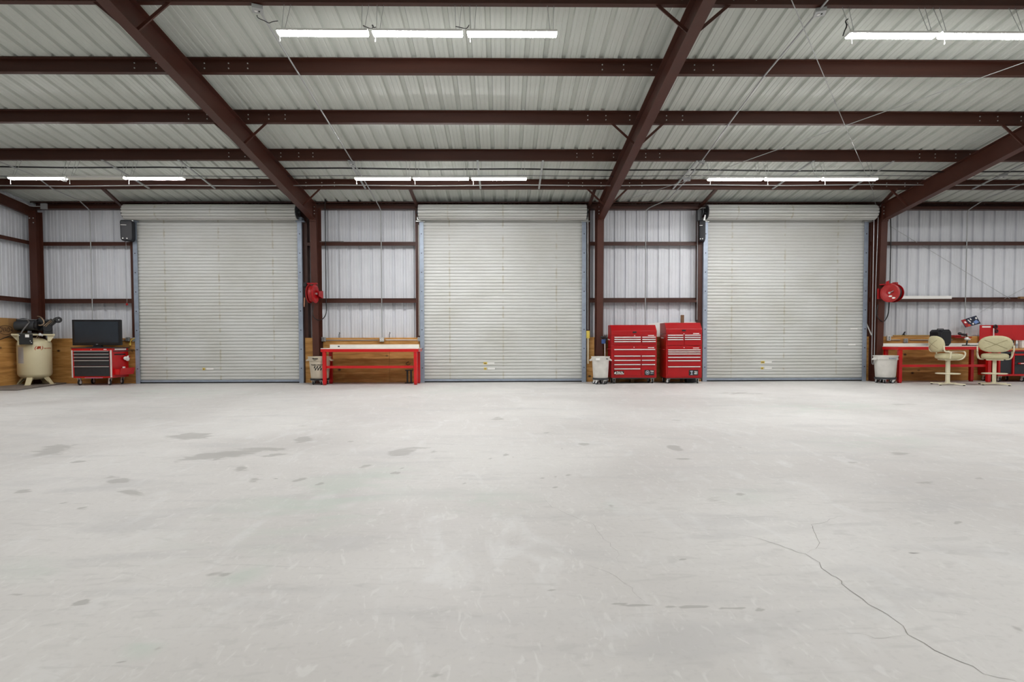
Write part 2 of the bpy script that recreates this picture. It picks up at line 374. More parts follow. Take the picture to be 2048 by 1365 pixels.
# ---- floor: slab with stain and green-tint attributes placed where the photo shows the marks
def make_floor():
    ys = []; y = -13.9
    while y < .3:
        ys.append(y); d = y+CD; ys_step = max(.016, min(.2, d*d/(CF*CH)*3.2)); y += ys_step
    ys = [-31.]+[-20.]+ys+[.3, 1.2]
    xs = list(np.arange(-14, -4, .085))+list(np.arange(-4, 5, .036))+list(np.arange(5, 16.6, .085)); xs = [-13.4-1.2]+xs+[18.4]
    xs = np.array(xs); ys = np.array(ys); nx, ny = len(xs), len(ys)
    X, Y = np.meshgrid(xs, ys); V = np.stack([X.ravel(), Y.ravel(), np.zeros(nx*ny)], 1)
    i = np.arange(ny-1)[:, None]*nx+np.arange(nx-1)[None]; F = np.stack([i, i+1, i+nx+1, i+nx], -1).reshape(-1, 4)
    me = bpy.data.meshes.new('floor'); me.vertices.add(len(V)); me.vertices.foreach_set('co', V.ravel().astype(np.float32))
    me.loops.add(F.size); me.loops.foreach_set('vertex_index', F.ravel().astype(np.int32))
    me.polygons.add(len(F)); me.polygons.foreach_set('loop_start', np.arange(0, F.size, 4, dtype=np.int32)); me.polygons.foreach_set('loop_total', np.full(len(F), 4, np.int32))
    me.update(calc_edges=True); me.materials.append(CONC)
    def field(lst):
        A = np.zeros(len(V))
        for px, py, rx, ry, s, tilt in lst:
            c = fl(px, py); e = fl(px+rx, py-rx*tilt); n_ = fl(px, py-ry); n2 = fl(px, py+ry)
            ax = Vector((e.x-c.x, e.y-c.y)); ay = Vector((n_.x-n2.x, n_.y-n2.y))*.5
            det = ax.x*ay.y-ax.y*ay.x
            dx = V[:, 0]-c.x; dy = V[:, 1]-c.y
            u = (dx*ay.y-dy*ay.x)/det; v = (ax.x*dy-ax.y*dx)/det
            A = np.maximum(A, s*np.clip(1.25-np.sqrt(u*u+v*v), 0, 1))
        return A
    st = [(110, 900, 52, 12, .75, .16), (380, 873, 48, 8, .9, .03), (436, 911, 112, 9, .8, .1), (525, 898, 52, 4, .9, 0), (545, 911, 32, 3, .8, .1), (605, 880, 24, 6, 1, .05),
          (235, 963, 28, 6, .8, .1), (222, 955, 36, 4, .5, 0), (265, 985, 46, 9, .45, 0), (485, 938, 16, 7, .8, 0), (510, 960, 15, 5, .7, 0), (155, 924, 14, 3, 1, 0), (45, 984, 14, 3, 1, 0),
          (124, 1006, 5, 2, 1, 0), (166, 1017, 9, 3, 1.3, .1), (167, 1206, 15, 6, 1.3, .3), (800, 905, 34, 8, 1, .08), (865, 903, 12, 3, .8, 0), (830, 897, 54, 2.5, .7, 0), (792, 946, 9, 3.5, 1.2, 0),
          (805, 936, 5, 2, 1, 0), (928, 966, 7, 2.6, 1, 0), (996, 838, 14, 3, 1, 0), (1082, 956, 7, 2.2, 1.1, 0), (1111, 955, 9, 2.2, .9, 0), (1140, 951, 6, 2, 1, 0), (1112, 976, 6, 2.2, 1, 0),
          (1012, 910, 9, 3, 1, -.1), (980, 918, 9, 2, .8, 0), (1168, 889, 14, 3, .9, 0), (1123, 896, 7, 2, .9, 0), (1092, 867, 10, 2, .7, 0), (1350, 897, 18, 7, .75, -.2), (1478, 895, 11, 3, .7, -.2),
          (1480, 990, 11, 3, .8, 0), (1425, 998, 28, 6, .4, 0), (1800, 908, 24, 3, .9, 0), (1825, 861, 26, 3, .5, 0), (1915, 1046, 8, 3, 1.1, 0), (1805, 809, 40, 3, .45, 0), (1480, 787, 60, 3, .5, 0),
          (280, 787, 60, 5, .4, 0), (640, 968, 5, 2.4, 1.4, .2), (600, 960, 20, 3, .6, .2), (1366, 1119, 4, 2, 1.3, 0), (1106, 1182, 7, 2.4, 1, 0), (875, 1351, 9, 6, .7, .4), (900, 1248, 10, 9, .5, 0),
          (1380, 1330, 4, 3, .8, 0), (1495, 1296, 4, 2, 1.1, 0), (1776, 1185, 5, 2, 1.2, -.2), (1833, 1201, 3, 2, 1.3, 0), (310, 1300, 24, 7, .6, .3), (242, 1322, 4, 8, 1, .4), (482, 1216, 6, 3, .8, .2),
          (430, 1148, 22, 5, .6, .2), (450, 1150, 12, 4, .7, .2), (30, 1190, 20, 4, .6, 0), (1915, 1160, 6, 3, .5, 0), (2035, 1258, 20, 8, .7, -.3), (1225, 1012, 10, 6, .6, -.3), (730, 933, 16, 4, .8, .2),
          (1960, 957, 16, 2.5, .8, 0), (1850, 966, 24, 3, .7, 0), (1700, 925, 22, 2, .6, -.1), (1560, 905, 14, 2, .6, -.1), (820, 795, 26, 2.5, .5, 0), (700, 885, 10, 3, .8, 0)]
    for a, b_, rx, ry in ((1205, 1207, 7, 1.6), (1240, 1209.5, 20, 3), (1264, 1211, 12, 2.4), (1290, 1211, 15, 3), (1335, 1213.5, 24, 2.8), (1378, 1214.5, 26, 3), (1440, 1216.5, 12, 2), (1475, 1217.5, 18, 2), (1521, 1220, 10, 4.2), (1565, 1222.5, 11, 3.4), (1600, 1225, 7, 2), (1621, 1226, 8, 2), (1412, 1215, 8, 2)):
        st.append((a, b_, rx, ry, 1.15, -.03))
    gr = [(640, 1000, 190, 60, .9, .25), (740, 960, 90, 25, .8, .2), (480, 1150, 60, 22, .9, .25), (290, 1290, 46, 28, .9, .3), (960, 1000, 120, 30, .6, 0), (1660, 815, 150, 12, .8, 0), (1750, 885, 120, 16, .8, 0), (1500, 990, 80, 20, .4, 0), (300, 785, 260, 10, .7, 0), (1225, 1012, 24, 10, .6, 0), (60, 1140, 80, 30, .5, 0), (860, 780, 160, 8, .6, 0)]
    for nm, lst in (('stain', st), ('green', gr)):
        a = me.attributes.new(nm, 'FLOAT', 'POINT'); a.data.foreach_set('value', field(lst).astype(np.float32))
    o = link('floor', me); tag(o, 'pale grey sealed concrete floor with stains and hairline cracks', kind='structure')
    return o
FLOOR = make_floor()
def crack(pts, wd):
    P = []
    q = [fl(x, y) for x, y in pts]
    for a, b in zip(q, q[1:]):
        n = max(2, int((b-a).length/.05))
        for i in range(n): P.append(a.lerp(b, i/n)+Vector((rng.normal()*.006, rng.normal()*.006, 0)))
    P.append(q[-1]); b = MB(); vs = []; N = len(P)
    for i in range(N):
        d = (P[min(i+1, N-1)]-P[max(i-1, 0)]).normalized(); n = Vector((-d.y, d.x, 0))*wd*(.5+.5*random.random())*(min(1, (i+1)/6, (N-i)/6))
        vs += [P[i]+n+Vector((0, 0, .0012)), P[i]-n+Vector((0, 0, .0012))]
    b.add(vs, [(2*i, 2*i+1, 2*i+3, 2*i+2) for i in range(N-1)])
    o = b.build('crack', CRACK, FLOOR); o['kind'] = 'stuff'
CRACK = mat('hairline crack', (140, 137, 132), .8, var=.12, scale=20)
o3 = lambda l: [(1348+x/2.256, 760+y/2.256) for x, y in l]; o2 = lambda l: [(700+x/2.256, 760+y/2.256) for x, y in l]
crack(o3([(220, 690), (330, 705), (440, 735), (500, 757), (560, 778), (600, 785), (655, 825), (700, 875), (735, 890), (760, 925), (850, 990), (920, 1040), (1000, 1085), (1045, 1130), (1060, 1155), (1170, 1220), (1300, 1275), (1400, 1325), (1500, 1350), (1560, 1375)]), .0021)
crack(o3([(600, 785), (640, 765), (655, 735), (635, 700), (630, 670), (625, 655), (690, 640), (760, 610)]), .0016)
crack(o3([(1060, 1155), (985, 1162), (900, 1165), (830, 1145), (720, 1130)]), .0011)
crack(o2([(880, 530), (910, 575), (1000, 615), (1090, 650), (1150, 720), (1215, 790), (1212, 825)]), .0009)
crack(o2([(1000, 815), (1120, 850), (1200, 890), (1270, 940), (1280, 970), (1340, 1010)]), .0009)

# ---- back wall
PH_W = at(720.6, 550, 0).x
wb = MB()
wb.box(XL, XR, .04, .07, 4.80, 5.10)                                          # eave closure
edges = [XL]+[v for c in DC for v in (c-DH+.02, c+DH-.02)]+[XR]
for a, b in zip(edges[::2], edges[1::2]): wb.box(a, b, -.006, .036, 0, .05)   # base trim
for c in DC: wb.box(c-DH-.1, c+DH+.1, .0, .03, 4.28, 4.9)                     # flat sheet above each door
WALL = wb.build('wall_back', WALLW); tag(WALL, 'back wall of ribbed white metal sheets with three door openings', kind='structure')
def wall_put(x, d, e): return (x, d, e)
for a, b in zip(edges[::2], edges[1::2]):
    k = math.floor((a-PH_W)/(3*PW)); i = 0
    while True:
        x0 = max(a, PH_W+k*3*PW-.004); x1 = min(b, PH_W+(k+1)*3*PW+.012)
        if x0 >= b: break
        if x1-x0 > .02:
            off = -.0015*(k % 2)
            sheet(corr(x0, x1, PH_W), .0, 4.98, lambda x, d, e: (x, d+off, e)).build('wall_sheet', WALLW, WALL)
        k += 1
# plywood wainscot sheets on the girt line (top edge is a ledge)
def ply(x0, x1, z0=0.0, z1=1.232, y=-.205): MB().box(x0+.003, x1-.003, y, y+.018, z0+.002, z1-.002).build('plywood_sheet', PLY, WALL)
D = [(c-DH, c+DH) for c in DC]
for z0, z1 in ((0, .62), (.616, 1.232)):
    yy = -.205 if z0 else -.211; ply(XL+.22, -12.1, z0, z1, yy); ply(-12.1, D[0][0]-.13, z0, z1, yy)
ply(D[0][1]+.14, COLX[0]-.09); ply(COLX[0]+.09, -3.1); ply(-3.1, D[1][0]-.13)
ply(D[1][1]+.14, COLX[1]-.09); ply(COLX[1]+.09, 5.0); ply(5.0, D[2][0]-.13)
ply(D[2][1]+.14, COLX[2]-.09); ply(COLX[2]+.09, 12.3); ply(12.3, 14.74); ply(14.74, 17.18)
lg = MB()
for a, b in ((XL+.22, D[0][0]-.13), (D[0][1]+.14, D[1][0]-.13), (D[1][1]+.14, D[2][0]-.13), (D[2][1]+.14, 17.18)): lg.box(a, b, -.186, -.002, 1.19, 1.229)
lg.build('ledge_board', PLY, WALL)

# ---- left wall and right wall, rear
wl = MB(); wl.box(XL-.05, XL-.005, -31, -4.2, 0, 7.2); wl.box(XL-.006, XL+.04, -4.2, 0, 0, .05); wl.box(XL-.06, XL-.036, -4.2, .05, 0, 5.6)
WL = wl.build('wall_left', WALLW); tag(WL, 'ribbed white metal side wall at the left edge', kind='structure')
for k in range(5):
    y1 = .03-k*3*PW+.012; y0 = .03-(k+1)*3*PW
    sheet(corr(y0, y1, .03), 0, zc(-4)+.1, lambda x, d, e: (XL-d-.0015*(k % 2), x, e)).build('wall_sheet', WALLW, WL)
for z0, z1 in ((0, .62), (.616, 1.232)):
    for y0, y1 in ((-2.64, -.22), (-5.08, -2.64)): MB().box(XL+.198+(0 if z0 else .006), XL+.216+(0 if z0 else .006), y0+.003, y1-.003, z0+.002, z1-.002).build('plywood_sheet', PLY, WL)
MB().box(XL+.002, XL+.196, -5.08, -.22, 1.19, 1.229).build('ledge_board', PLY, WL)
wr = MB(); wr.box(XR, XR+.05, -31, .05, 0, 7.2); tag(wr.build('wall_right', WALLW), 'plain white metal side wall beyond the right end', kind='structure')
wf = MB()
for a, b in ((XL, -11), (-6, -2.5), (2.5, 6), (10.5, XR)): wf.box(a, b, -31.05, -31, 0, 5.2)
wf.box(XL, XR, -31.05, -31, 4.4, 5.4); tag(wf.build('wall_front', WALLW), 'white metal wall behind the camera with open bays', kind='structure')

# ---- roof sheets
RID = -15.6
cb = MB(); zr = zc(RID); cb.add([(XL-.3, RID, zr+.05), (XR+.3, RID, zr+.05), (XR+.3, -31.3, 5.0), (XL-.3, -31.3, 5.0)], [(0, 1, 2, 3)])
CEIL = cb.build('ceiling', ROOFW); tag(CEIL, 'underside of the ribbed pale metal roof sloping up toward the viewer', kind='structure')
PH_C = at(978.4, 118, -6.175).x
cm = sheet(corr(-.004, 3*PW+.012, 0), .35, RID-.02, lambda x, d, e: (x, e, ES*(-.25-e)+d)).mesh('roof_sheet', ROOFW)
k0 = math.floor((XL-PH_C)/(3*PW))
for k in range(k0, int((XR-PH_C)/(3*PW))+1): link('roof_sheet', cm, CEIL, (PH_C+k*3*PW, 0, EH+.0015*(k % 2)))

# ---- roll-up doors
slat_prof = [(0, .016), (.011, .016), (.013, .002), (.026, -.003), (.049, -.006), (.072, -.003), (.085, .002), (.0873, .016)]
sp = MB(); n = len(slat_prof)
sp.add([(x, y, z) for x in (-DH-.05, DH+.05) for z, y in slat_prof], [(i, i+1, n+i+1, n+i) for i in range(n-1)])
SLM = sp.mesh('slat', SLAT, 50)
def coil_mesh(x0, x1, c=(-.44, 4.585), r=.205, lobes=15):
    b = MB(); pts = []
    for i in range(lobes):
        for a, k in ((0, .80), (.22, .81), (.27, .97), (.62, 1.0), (.95, .975)):
            t = 2*PI*(i+a)/lobes+.1; pts.append((c[0]+r*k*math.cos(t), c[1]+r*k*math.sin(t)))
    b.prism(pts, 'x', x0, x1); return b
COILX = [(Xp(243, -.6, 425), Xp(590, -.6, 425)), (Xp(836, -.6, 425), Xp(1173.5, -.6, 425)), (Xp(1418, -.6, 425), Xp(1757, -.6, 425))]
for di, c in enumerate(DC):
    r = structure('door_%d' % (di+1), ['left', 'middle', 'right'][di]+' tall off-white roll-up door with ribbed curtain')
    r.location = (c, 0, 0)
    for k in range(50): link('slat', SLM, r, (0, -.225, .085+k*.0873))
    MB().box(-DH-.04, DH+.04, -.245, -.205, .032, .085).build('bottom_bar', GALV, r, bev=.004)
    MB().box(-DH-.04, DH+.04, -.238, -.21, .0, .032).build('bottom_seal', SEAL, r)
    for s in (-1, 1):
        g = MB(); zt = 4.37
        a, b_ = sorted((s*DH, s*(DH+.115)))
        g.box(a, b_, -.282, -.276, 0, zt); e = s*(DH+.112); g.box(min(e, e+s*.005), max(e, e+s*.005), -.28, -.2, 0, zt)
        g.box(min(s*(DH+.002), s*(DH+.03)), max(s*(DH+.002), s*(DH+.03)), -.2, -.194, 0, zt)
        go = g.build('guide_rail', GALV, r)
        bolts([(s*(DH+.06), -.282, z) for z in np.arange(.4, 4.3, .52)], (0, -1, 0), .016, parent=go, mtl=DGREY, h=.008)
        j = MB(); x0, x1 = sorted((s*(DH+.015), s*(DH+.235)))
        j.box(x0, x1, -.203, -.197, 0, 4.75); xx = s*(DH+.015); j.box(min(xx, xx+s*.006), max(xx, xx+s*.006), -.2, -.002, 0, 4.75); xx = s*(DH+.229); j.box(min(xx, xx+s*.006), max(xx, xx+s*.006), -.2, -.002, 0, 4.75)
        j.build('jamb', OXIDE2, r)
        h = MB(); x0, x1 = sorted((s*(DH-.03), s*(DH+.2))); h.box(x0, x1, -.33, -.2, zt-.01, zt+.02); h.box(min(s*(DH+.03), s*(DH+.16)), max(s*(DH+.03), s*(DH+.16)), -.40, -.2, zt+.02, zt+.1)
        h.build('head_bracket', STEEL if di else GALV, r, bev=.004)
    x0, x1 = COILX[di]
    co = coil_mesh(x0-c, x1-c).build('coil', SLAT, r, smooth=35)
    for x, s in ((x0-c, -1), (x1-c, 1)):
        MB().cyl((x+s*.001, -.44, 4.585), (x+s*.02, -.44, 4.585), .185, 28).cyl((x, -.44, 4.585), (x+s*.07, -.44, 4.585), .03, 10).build('drum_end', DGREY, r, smooth=40)
        MB().bar((x+s*.03, -.44, 4.6), (x+s*.03, -.22, 4.4), .09, .008, (1, 0, 0)).build('axle_plate', DGREY, r)
    lb = [((405, 738.5), (1, 0)), ((967, 727), (0, 1)), ((968, 738), (1, 0)), ((1522, 725), (0, 1)), ((1522, 737), (1, 0))]
    for (px, py), (tri, wide) in lb:
        p = at(px, py, -.235)
        if abs(p.x-c) < 2.1:
            q = MB()
            q.box(0, .07 if tri else .1, -.003, 0, -.03, .03); q.build('warning_label', YELLOW, r, loc=(p.x-c, -.233, p.z))
            MB().box(.012, .05 if tri else .08, -.002, 0, -.016, .012).build('warning_print', mat('ochre print', (120, 100, 60), .7), r, loc=(p.x-c, -.2365, p.z))
            MB().box(.1, .3, -.003, 0, -.022, .022).build('white_label', WHITE, r, loc=(p.x-c, -.2325, p.z))
        if di == 2 and False: pass
    if di == 2:
        for px, py in ((1708, 658), (1704, 690)):
            p = at(px, py, -.235); MB().box(-.1, .1, -.003, 0, -.02, .02).build('scuff_tape', WHITE, r, loc=(p.x-c, -.2325, p.z))

# ================================================================== STEEL: frames, purlins, girts
def sbz(Y): return 4.3401+.1389*(-.6212-Y)           # rafter underside
def frame(x, label, deep=True):
    t = thing('steel_frame', label, 'steel frame', (x, 0, 0), 0, 'steel frames across the shed')
    b = MB(); hw = .085
    def fin(Y, z): return Y, z
    col = MB()
    col.add([(sx*hw, y, z) for y, z in ((-.4934, .012), (-.6212, 4.345), (-.4834, .012), (-.6112, 4.345)) for sx in (-1, 1)], [(0, 1, 3, 2), (4, 6, 7, 5), (0, 2, 6, 4), (1, 5, 7, 3), (0, 4, 5, 1), (2, 3, 7, 6)])
    col.box(-hw, hw, -.22, -.208, .012, 4.74)
    col.prism([(-.22, .012), (-.487, .012), (-.615, 4.345), (-.615, 4.73), (-.22, 4.73)], 'x', -.004, .004)
    col.build('column', OXIDE, t)
    MB().box(-.12, .12, -.53, -.17, 0, .012).build('base_plate', OXIDE, t)
    ra = MB(); Ys = np.linspace(-.6212, -15.6, 9)
    for Y0, Y1 in zip(Ys, Ys[1:]):
        for zf in (sbz, lambda Y: zc(Y)-.225):
            zz = [zf(Y0), zf(Y1)]
            ra.add([(sx*hw, Y, z+dz) for dz in (0, .011) for Y, z in ((Y0, zz[0]), (Y1, zz[1])) for sx in (-1, 1)], [(0, 1, 3, 2), (4, 6, 7, 5), (0, 4, 5, 1), (2, 3, 7, 6), (0, 2, 6, 4), (1, 5, 7, 3)])
    ra.prism([(Y, sbz(Y)+.005) for Y in (-.6212, -15.6)]+[(Y, zc(Y)-.22) for Y in (-15.6, -.6212)], 'x', -.004, .004)
    ra.box(-hw, hw, -.63, -.6, 4.345, zc(-.62)-.22)                          # knee end plate
    ra.build('rafter', OXIDE, t)
    MB().box(-hw, hw, -.645, -.632, 4.30, 4.40).build('splice_plate', OXIDE, t)
    bolts([(sx*.04, -.646, 4.36) for sx in (-1, 1)], (0, -1, 0), .018, parent=t)
    bolts([(.05, -.64, z) for z in (4.5, 4.58, 4.68)]+[(-.05, -.64, z) for z in (4.5, 4.58, 4.68)], (0, -1, 0), .014, parent=t)
    for k in (0, 2, 4):
        Yp = PY[k]; Y2 = Yp+.02
        for s in (-1, 1):
            MB().bar((s*.05, Y2, sbz(Y2)+.02), (s*.55, Y2, zc(Y2)-.15), .045, .006, (0, 1, 0)).bar((s*.05, Y2+.02, sbz(Y2)+.02), (s*.55, Y2+.02, zc(Y2)-.15), .006, .045, (0, 1, 0)).build('flange_brace', OXIDE, t)
    return t
PY = [-.25-1.3532-i*1.524+.065 for i in range(10)]
frame(COLX[0], 'dark red tapered steel column and rafter between left and middle doors')
frame(COLX[1], 'dark red tapered steel column and rafter between middle and right doors')
frame(COLX[2], 'dark red tapered steel column and rafter beside the right door and hose reel')
# end frame in the left corner
t = thing('corner_frame', 'dark red corner column and rake beam beside the air compressor', 'steel frame', (-12.6, 0, 0))
MB().box(.043, .23, -.47, -.46, .012, 4.62).box(.043, .23, -.25, -.24, .012, 4.62).box(.13, .14, -.46, -.24, .012, 4.62).build('column', OXIDE, t)
MB().box(.02, .25, -.5, -.21, 0, .012).build('base_plate', OXIDE, t)
rk = MB(); ys = (-.2, -15.6)
rk.add([(x, Y, zc(Y)-.22-dz) for dz in (0, .26) for Y in ys for x in (-.02, .06)], [(0, 1, 3, 2), (4, 6, 7, 5), (0, 4, 5, 1), (2, 3, 7, 6), (0, 2, 6, 4), (1, 5, 7, 3)])
rk.build('rake_beam', OXIDE2, t)
bolts([(.18, -.471, z) for z in (4.3, 4.42)]+[(.08, -.471, 4.42)], (0, -1, 0), .016, parent=t)

# purlins (Z section) and eave strut
def purlin(Yw, label):
    b = MB(); zt = lambda Y: zc(Y)-.003
    segs = [((Yw, zt(Yw)), (Yw-.066, zt(Yw-.066))), ((Yw, zt(Yw)), (Yw, zt(Yw)-.2)), ((Yw, zt(Yw)-.2), (Yw+.066, zt(Yw)-.209)), ((Yw-.066, zt(Yw-.066)), (Yw-.07, zt(Yw-.066)-.018)), ((Yw+.066, zt(Yw)-.209), (Yw+.07, zt(Yw)-.19))]
    x0, x1 = XL+.08, XR-.02
    for (a, b_), (c_, d_) in segs:
        e = Vector((c_-a, d_-b_)).normalized(); n = Vector((-e.y, e.x))*.002
        b.prism([(a+n.x, b_+n.y), (c_+n.x, d_+n.y), (c_-n.x, d_-n.y), (a-n.x, b_-n.y)], 'x', x0, x1)
    o = b.build('roof_purlin', OXIDE2); tag(o, label, 'purlin', 'roof purlins')
    pts = [(x+dx, Yw-.002, zt(Yw)-z) for x in COLX for dx in (-.97, -.62, -.16, .16, .55, .86) for z in (.06, .14)]
    bolts(pts, (0, -1, 0), .011, parent=o, h=.01)
    return o
names = ['first roof purlin up from the roll-up doors, behind the far row of lamps', 'second roof purlin up from the doors, just above the far row of lamps', 'third roof purlin up from the doors, dark red channel', 'fourth roof purlin up from the doors, just below the near row of lamps', 'fifth roof purlin from the doors, carrying the near row of lamps']
for k, Y in enumerate(PY[:5]): purlin(Y, names[k])
E0 = MB()
for y0, y1, z0, z1 in ((-.03, -.024, 4.735, 4.93), (-.214, -.024, 4.735, 4.741), (-.214, -.208, 4.735, 4.80), (-.214, -.024, 4.918, 4.925), (-.214, -.208, 4.895, 4.925)): E0.box(XL+.1, XR-.05, y0, y1, z0, z1)
E0.build('eave_strut', OXIDE2, WALL)['label'] = 'dark red eave channel'

def girt(p0, p1, zg, label, inward):
    b = MB(); x0, x1 = p0, p1
    for y0, y1, z0, z1 in ((-.2, -.004, zg-.002, zg+.002), (-.204, -.2, zg-.08, zg+.002), (-.2, -.185, zg-.08, zg-.077), (-.008, -.004, zg, zg+.06)): b.box(x0, x1, y0, y1, z0, z1)
    if inward: b.v = [(XL-y, -x, z) for x, y, z in b.v]
    tag(b.build('wall_girt', OXIDE2), label, 'girt', 'wall girts')
SP = [(XL+.2, DC[0]-DH-.235, 'left of the left door'), (DC[0]+DH+.235, DC[1]-DH-.235, 'between the left and middle doors'), (DC[1]+DH+.235, DC[2]-DH-.235, 'between the middle and right doors'), (DC[2]+DH+.235, XR-.03, 'right of the right door')]
for zg, nm in ((2.262, 'lower'), (3.818, 'upper')):
    for a, b, pl in SP: girt(a, b, zg, 'dark red %s wall girt on the back wall %s' % (nm, pl), False)
    girt(.05, 15, zg, 'dark red %s girt on the side wall at the left edge' % nm, True)
# door jamb struts up to the first purlin
JB = [(205, 378, 247, 404), (820, 378, 835, 404), (1190, 378, 1177, 404), (1433, 378, 1398, 408), (1792, 378, 1757, 404)]
JL = ['above the left end of the left door', 'above the left end of the middle door', 'above the right end of the middle door', 'above the left end of the right door', 'above the right end of the right door']
for (x0, y0, x1, y1), l in zip(JB, JL):
    a = at(x0, y0, PY[0]); a.z = zc(PY[0])-.2; b = at(x1, y1, -.15); b.z = 4.78
    o = MB().bar(a, b, .075, .05).build('jamb_strut', OXIDE2); tag(o, 'dark red slanted jamb strut '+l, 'strut', 'door jamb struts')

# ================================================================== LAMPS, CONDUITS, CABLES
def make_lamp():
    t = thing('shop_light', 'x', 'lamp', (0, 0, 0), 0, 'hanging LED shop lights')
    MB().prism([(-.065, .0), (.065, .0), (.045, .038), (-.045, .038)], 'x', -.6, .6).build('housing', WHITE, t)
    b = MB(); b.prism([(-.062, -.001), (-.05, -.02), (.05, -.02), (.062, -.001)], 'x', -.592, .592); b.build('diffuser', TUBE_ON, t)
    MB().cyl((-.56, -.03, 0), (-.56, -.03, -.10), .0025, 5).cyl((-.56, -.03, -.1), (-.56, -.03, -.13), .006, 6).build('pull_chain', WHITE, t)
    return t
def hang(t, zt, dy):                              # two V chains per end-pair
    for s in (-1, 1):
        b = MB()
        for q in (-1, 1): b.cyl((s*.53+q*.02, 0, .036), (s*.53+q*.045, dy, zt), .0035, 5)
        b.build('hanging_chain', CONDUIT, t)
PITCH = [(-1.262), 0, 1.262]
lamp0 = make_lamp(); used = False
lampoff = None
for row, (Y, Z) in enumerate(((-3.2, 4.654), (-7.76, 5.222))):
    for bi in (0, 1, 2):
        if row == 1 and bi == 0: continue
        X0 = [Xp(194, Y, 357), Xp(882, Y, 357), Xp(1585, Y, 357)][bi] if row == 0 else [0, Xp(835.5, Y, 66), Xp(1783, Y, 74)+1.262][bi]
        pl = ['left roll-up door', 'middle roll-up door', 'right roll-up door'][bi]
        for k in range(3):
            t = lamp0 if not used else copy_tree(lamp0)
            used = True
            t.location = (X0+PITCH[k], Y, Z); t.rotation_euler = (0, 0, 0)
            rn = 'far' if row == 0 else 'near'
            pos = ['left end', 'middle', 'right end'][k]
            if row == 0 and bi == 0 and k == 1:
                t['label'] = 'switched-off white LED shop light between two lit ones, far row'
                for ch in t.children:
                    if ch.name.startswith('diffuser'):
                        ch.data = ch.data.copy(); ch.data.materials[0] = TUBE_OFF; ch['label'] = 'unlit pale diffuser'
            else: t['label'] = 'lit LED shop light, %s of the %s trio facing the %s' % (pos, rn, pl)
            lamp_list = globals().setdefault('LAMPS', []); lamp_list.append((t, row, Y, Z))
for t, row, Y, Z in LAMPS:
    Yp = PY[4 if row else 1]; hang(t, zc(Yp)-.212-Z, Yp+.04-Y)
# plug lying between first two lamps, hanging bow
p = at(131, 360, -3.3)
tag(MB().tube(smooth_path([p+Vector((-.05, 0, .03)), p+Vector((-.06, 0, -.03)), p+Vector((.0, 0, -.02)), p+Vector((.02, 0, -.04)), p+Vector((.0, -.01, .03)), p+Vector((.05, 0, .04))]), .012, 6).build('lamp_cord', WHITE), 'white cord bunched between the first two lamps of the far row', 'cord')

def cordat(pts, Y, label, r=.005):
    P = [at(x, y, Y) for x, y in pts]
    tag(MB().tube(smooth_path(P, 2), r, 6).build('lamp_cord', CABLE, smooth=60), label, 'cord', 'lamp cords')
cordat([(514, 30), (515, 36), (530, 42), (538, 47), (545, 43), (556, 42)], -7.76, 'thin dark cord from the roof outlet to the first lamp of the near middle trio')
cordat([(726, 51), (734, 55), (744, 58), (748, 52), (743, 49), (747, 56), (752, 54)], -7.76, 'dark cord looped between the first and second lamps of the near middle trio')
cordat([(911, 53), (921, 55), (932, 58), (936, 54), (938, 50)], -7.76, 'dark cord looped between the second and third lamps of the near middle trio')
cordat([(1696, 38), (1690, 42), (1694, 50), (1691, 60), (1695, 46), (1692, 56), (1689, 62), (1686, 72)], -7.78, 'bunched cord hanging at the first lamp of the near right trio', .008)
def run(name, pts, r, mtl, label, cat, n=7, sm=0):
    o = MB().tube(smooth_path(pts, sm) if sm else pts, r, n).build(name, mtl, smooth=60); return tag(o, label, cat)
DROP = .235
def jbox(p, label, s=.06, rot=0, open_=True):
    t = thing('junction_box', label, 'junction box', p, rot, 'electrical boxes')
    MB().box(-s, s, -s, s, -.028, .028).build('box', CONDUIT, t, bev=.004)
    MB().cyl((-.02, 0, -.028), (-.02, 0, -.036), .02, 12).build('socket', WHITE, t); MB().box(.012, .03, -.012, .012, -.034, -.028).build('knockout', INKB, t)
    return t
def drop_conduit(pts_c, wall_px, zend, ylab, label, wx=None):
    # along the roof under the purlins, bending down the wall in front of the girts
    P = [atC(x, y, DROP) for x, y in pts_c]
    e = P[-1]; xw = wx
    top = Vector((xw, -.225, 4.62))
    mid = [e.lerp(Vector((xw, -.3, 4.72)), .6), Vector((xw, -.27, 4.71)), top]
    pts = P+smooth_path([P[-1]]+mid, 2)[1:]+[Vector((xw, -.225, zend))]
    return run('conduit', pts, .0135, CONDUIT, label, 'conduit')
xa = Xp(183, -.225, 550); drop_conduit([(-60, 300), (70, 352), (105, 378), (158, 401)], 0, 1.0, 0, 'thin grey conduit bending from the roof down behind the television', wx=xa)
xb = Xp(763, -.225, 550); drop_conduit([(515, 15), (610, 168), (703, 320), (728, 360), (745, 389)], 0, 1.2, 0, 'thin grey conduit running down the roof and wall above the red empty workbench', wx=xb)
xc = Xp(1291, -.225, 550); drop_conduit([(1662, -8), (1530, 150), (1402, 324), (1372, 362), (1335, 400)], 0, .9, 0, 'thin grey conduit running down the roof and wall above the tool chests', wx=xc)
xd = Xp(1932, -.225, 550); drop_conduit([(2110, 335), (2048, 367), (1975, 396)], 0, 1.2, 0, 'thin grey conduit bending down the wall behind the cream swivel chairs', wx=xd)
jbox(atC(515, 18, DROP), 'grey junction box with outlet at the start of the near row, middle bay', .07, .35)
jbox(atC(1640, 24, DROP), 'grey junction box with outlet beside the near lamps above the right door', .07, -.3)
jbox(atC(704, 326, DROP), 'grey junction box at the left end of the far trio facing the middle door', .06, .3)
jbox(atC(1404, 325, DROP), 'grey junction box upper of the pair before the far right trio', .06, -.3)
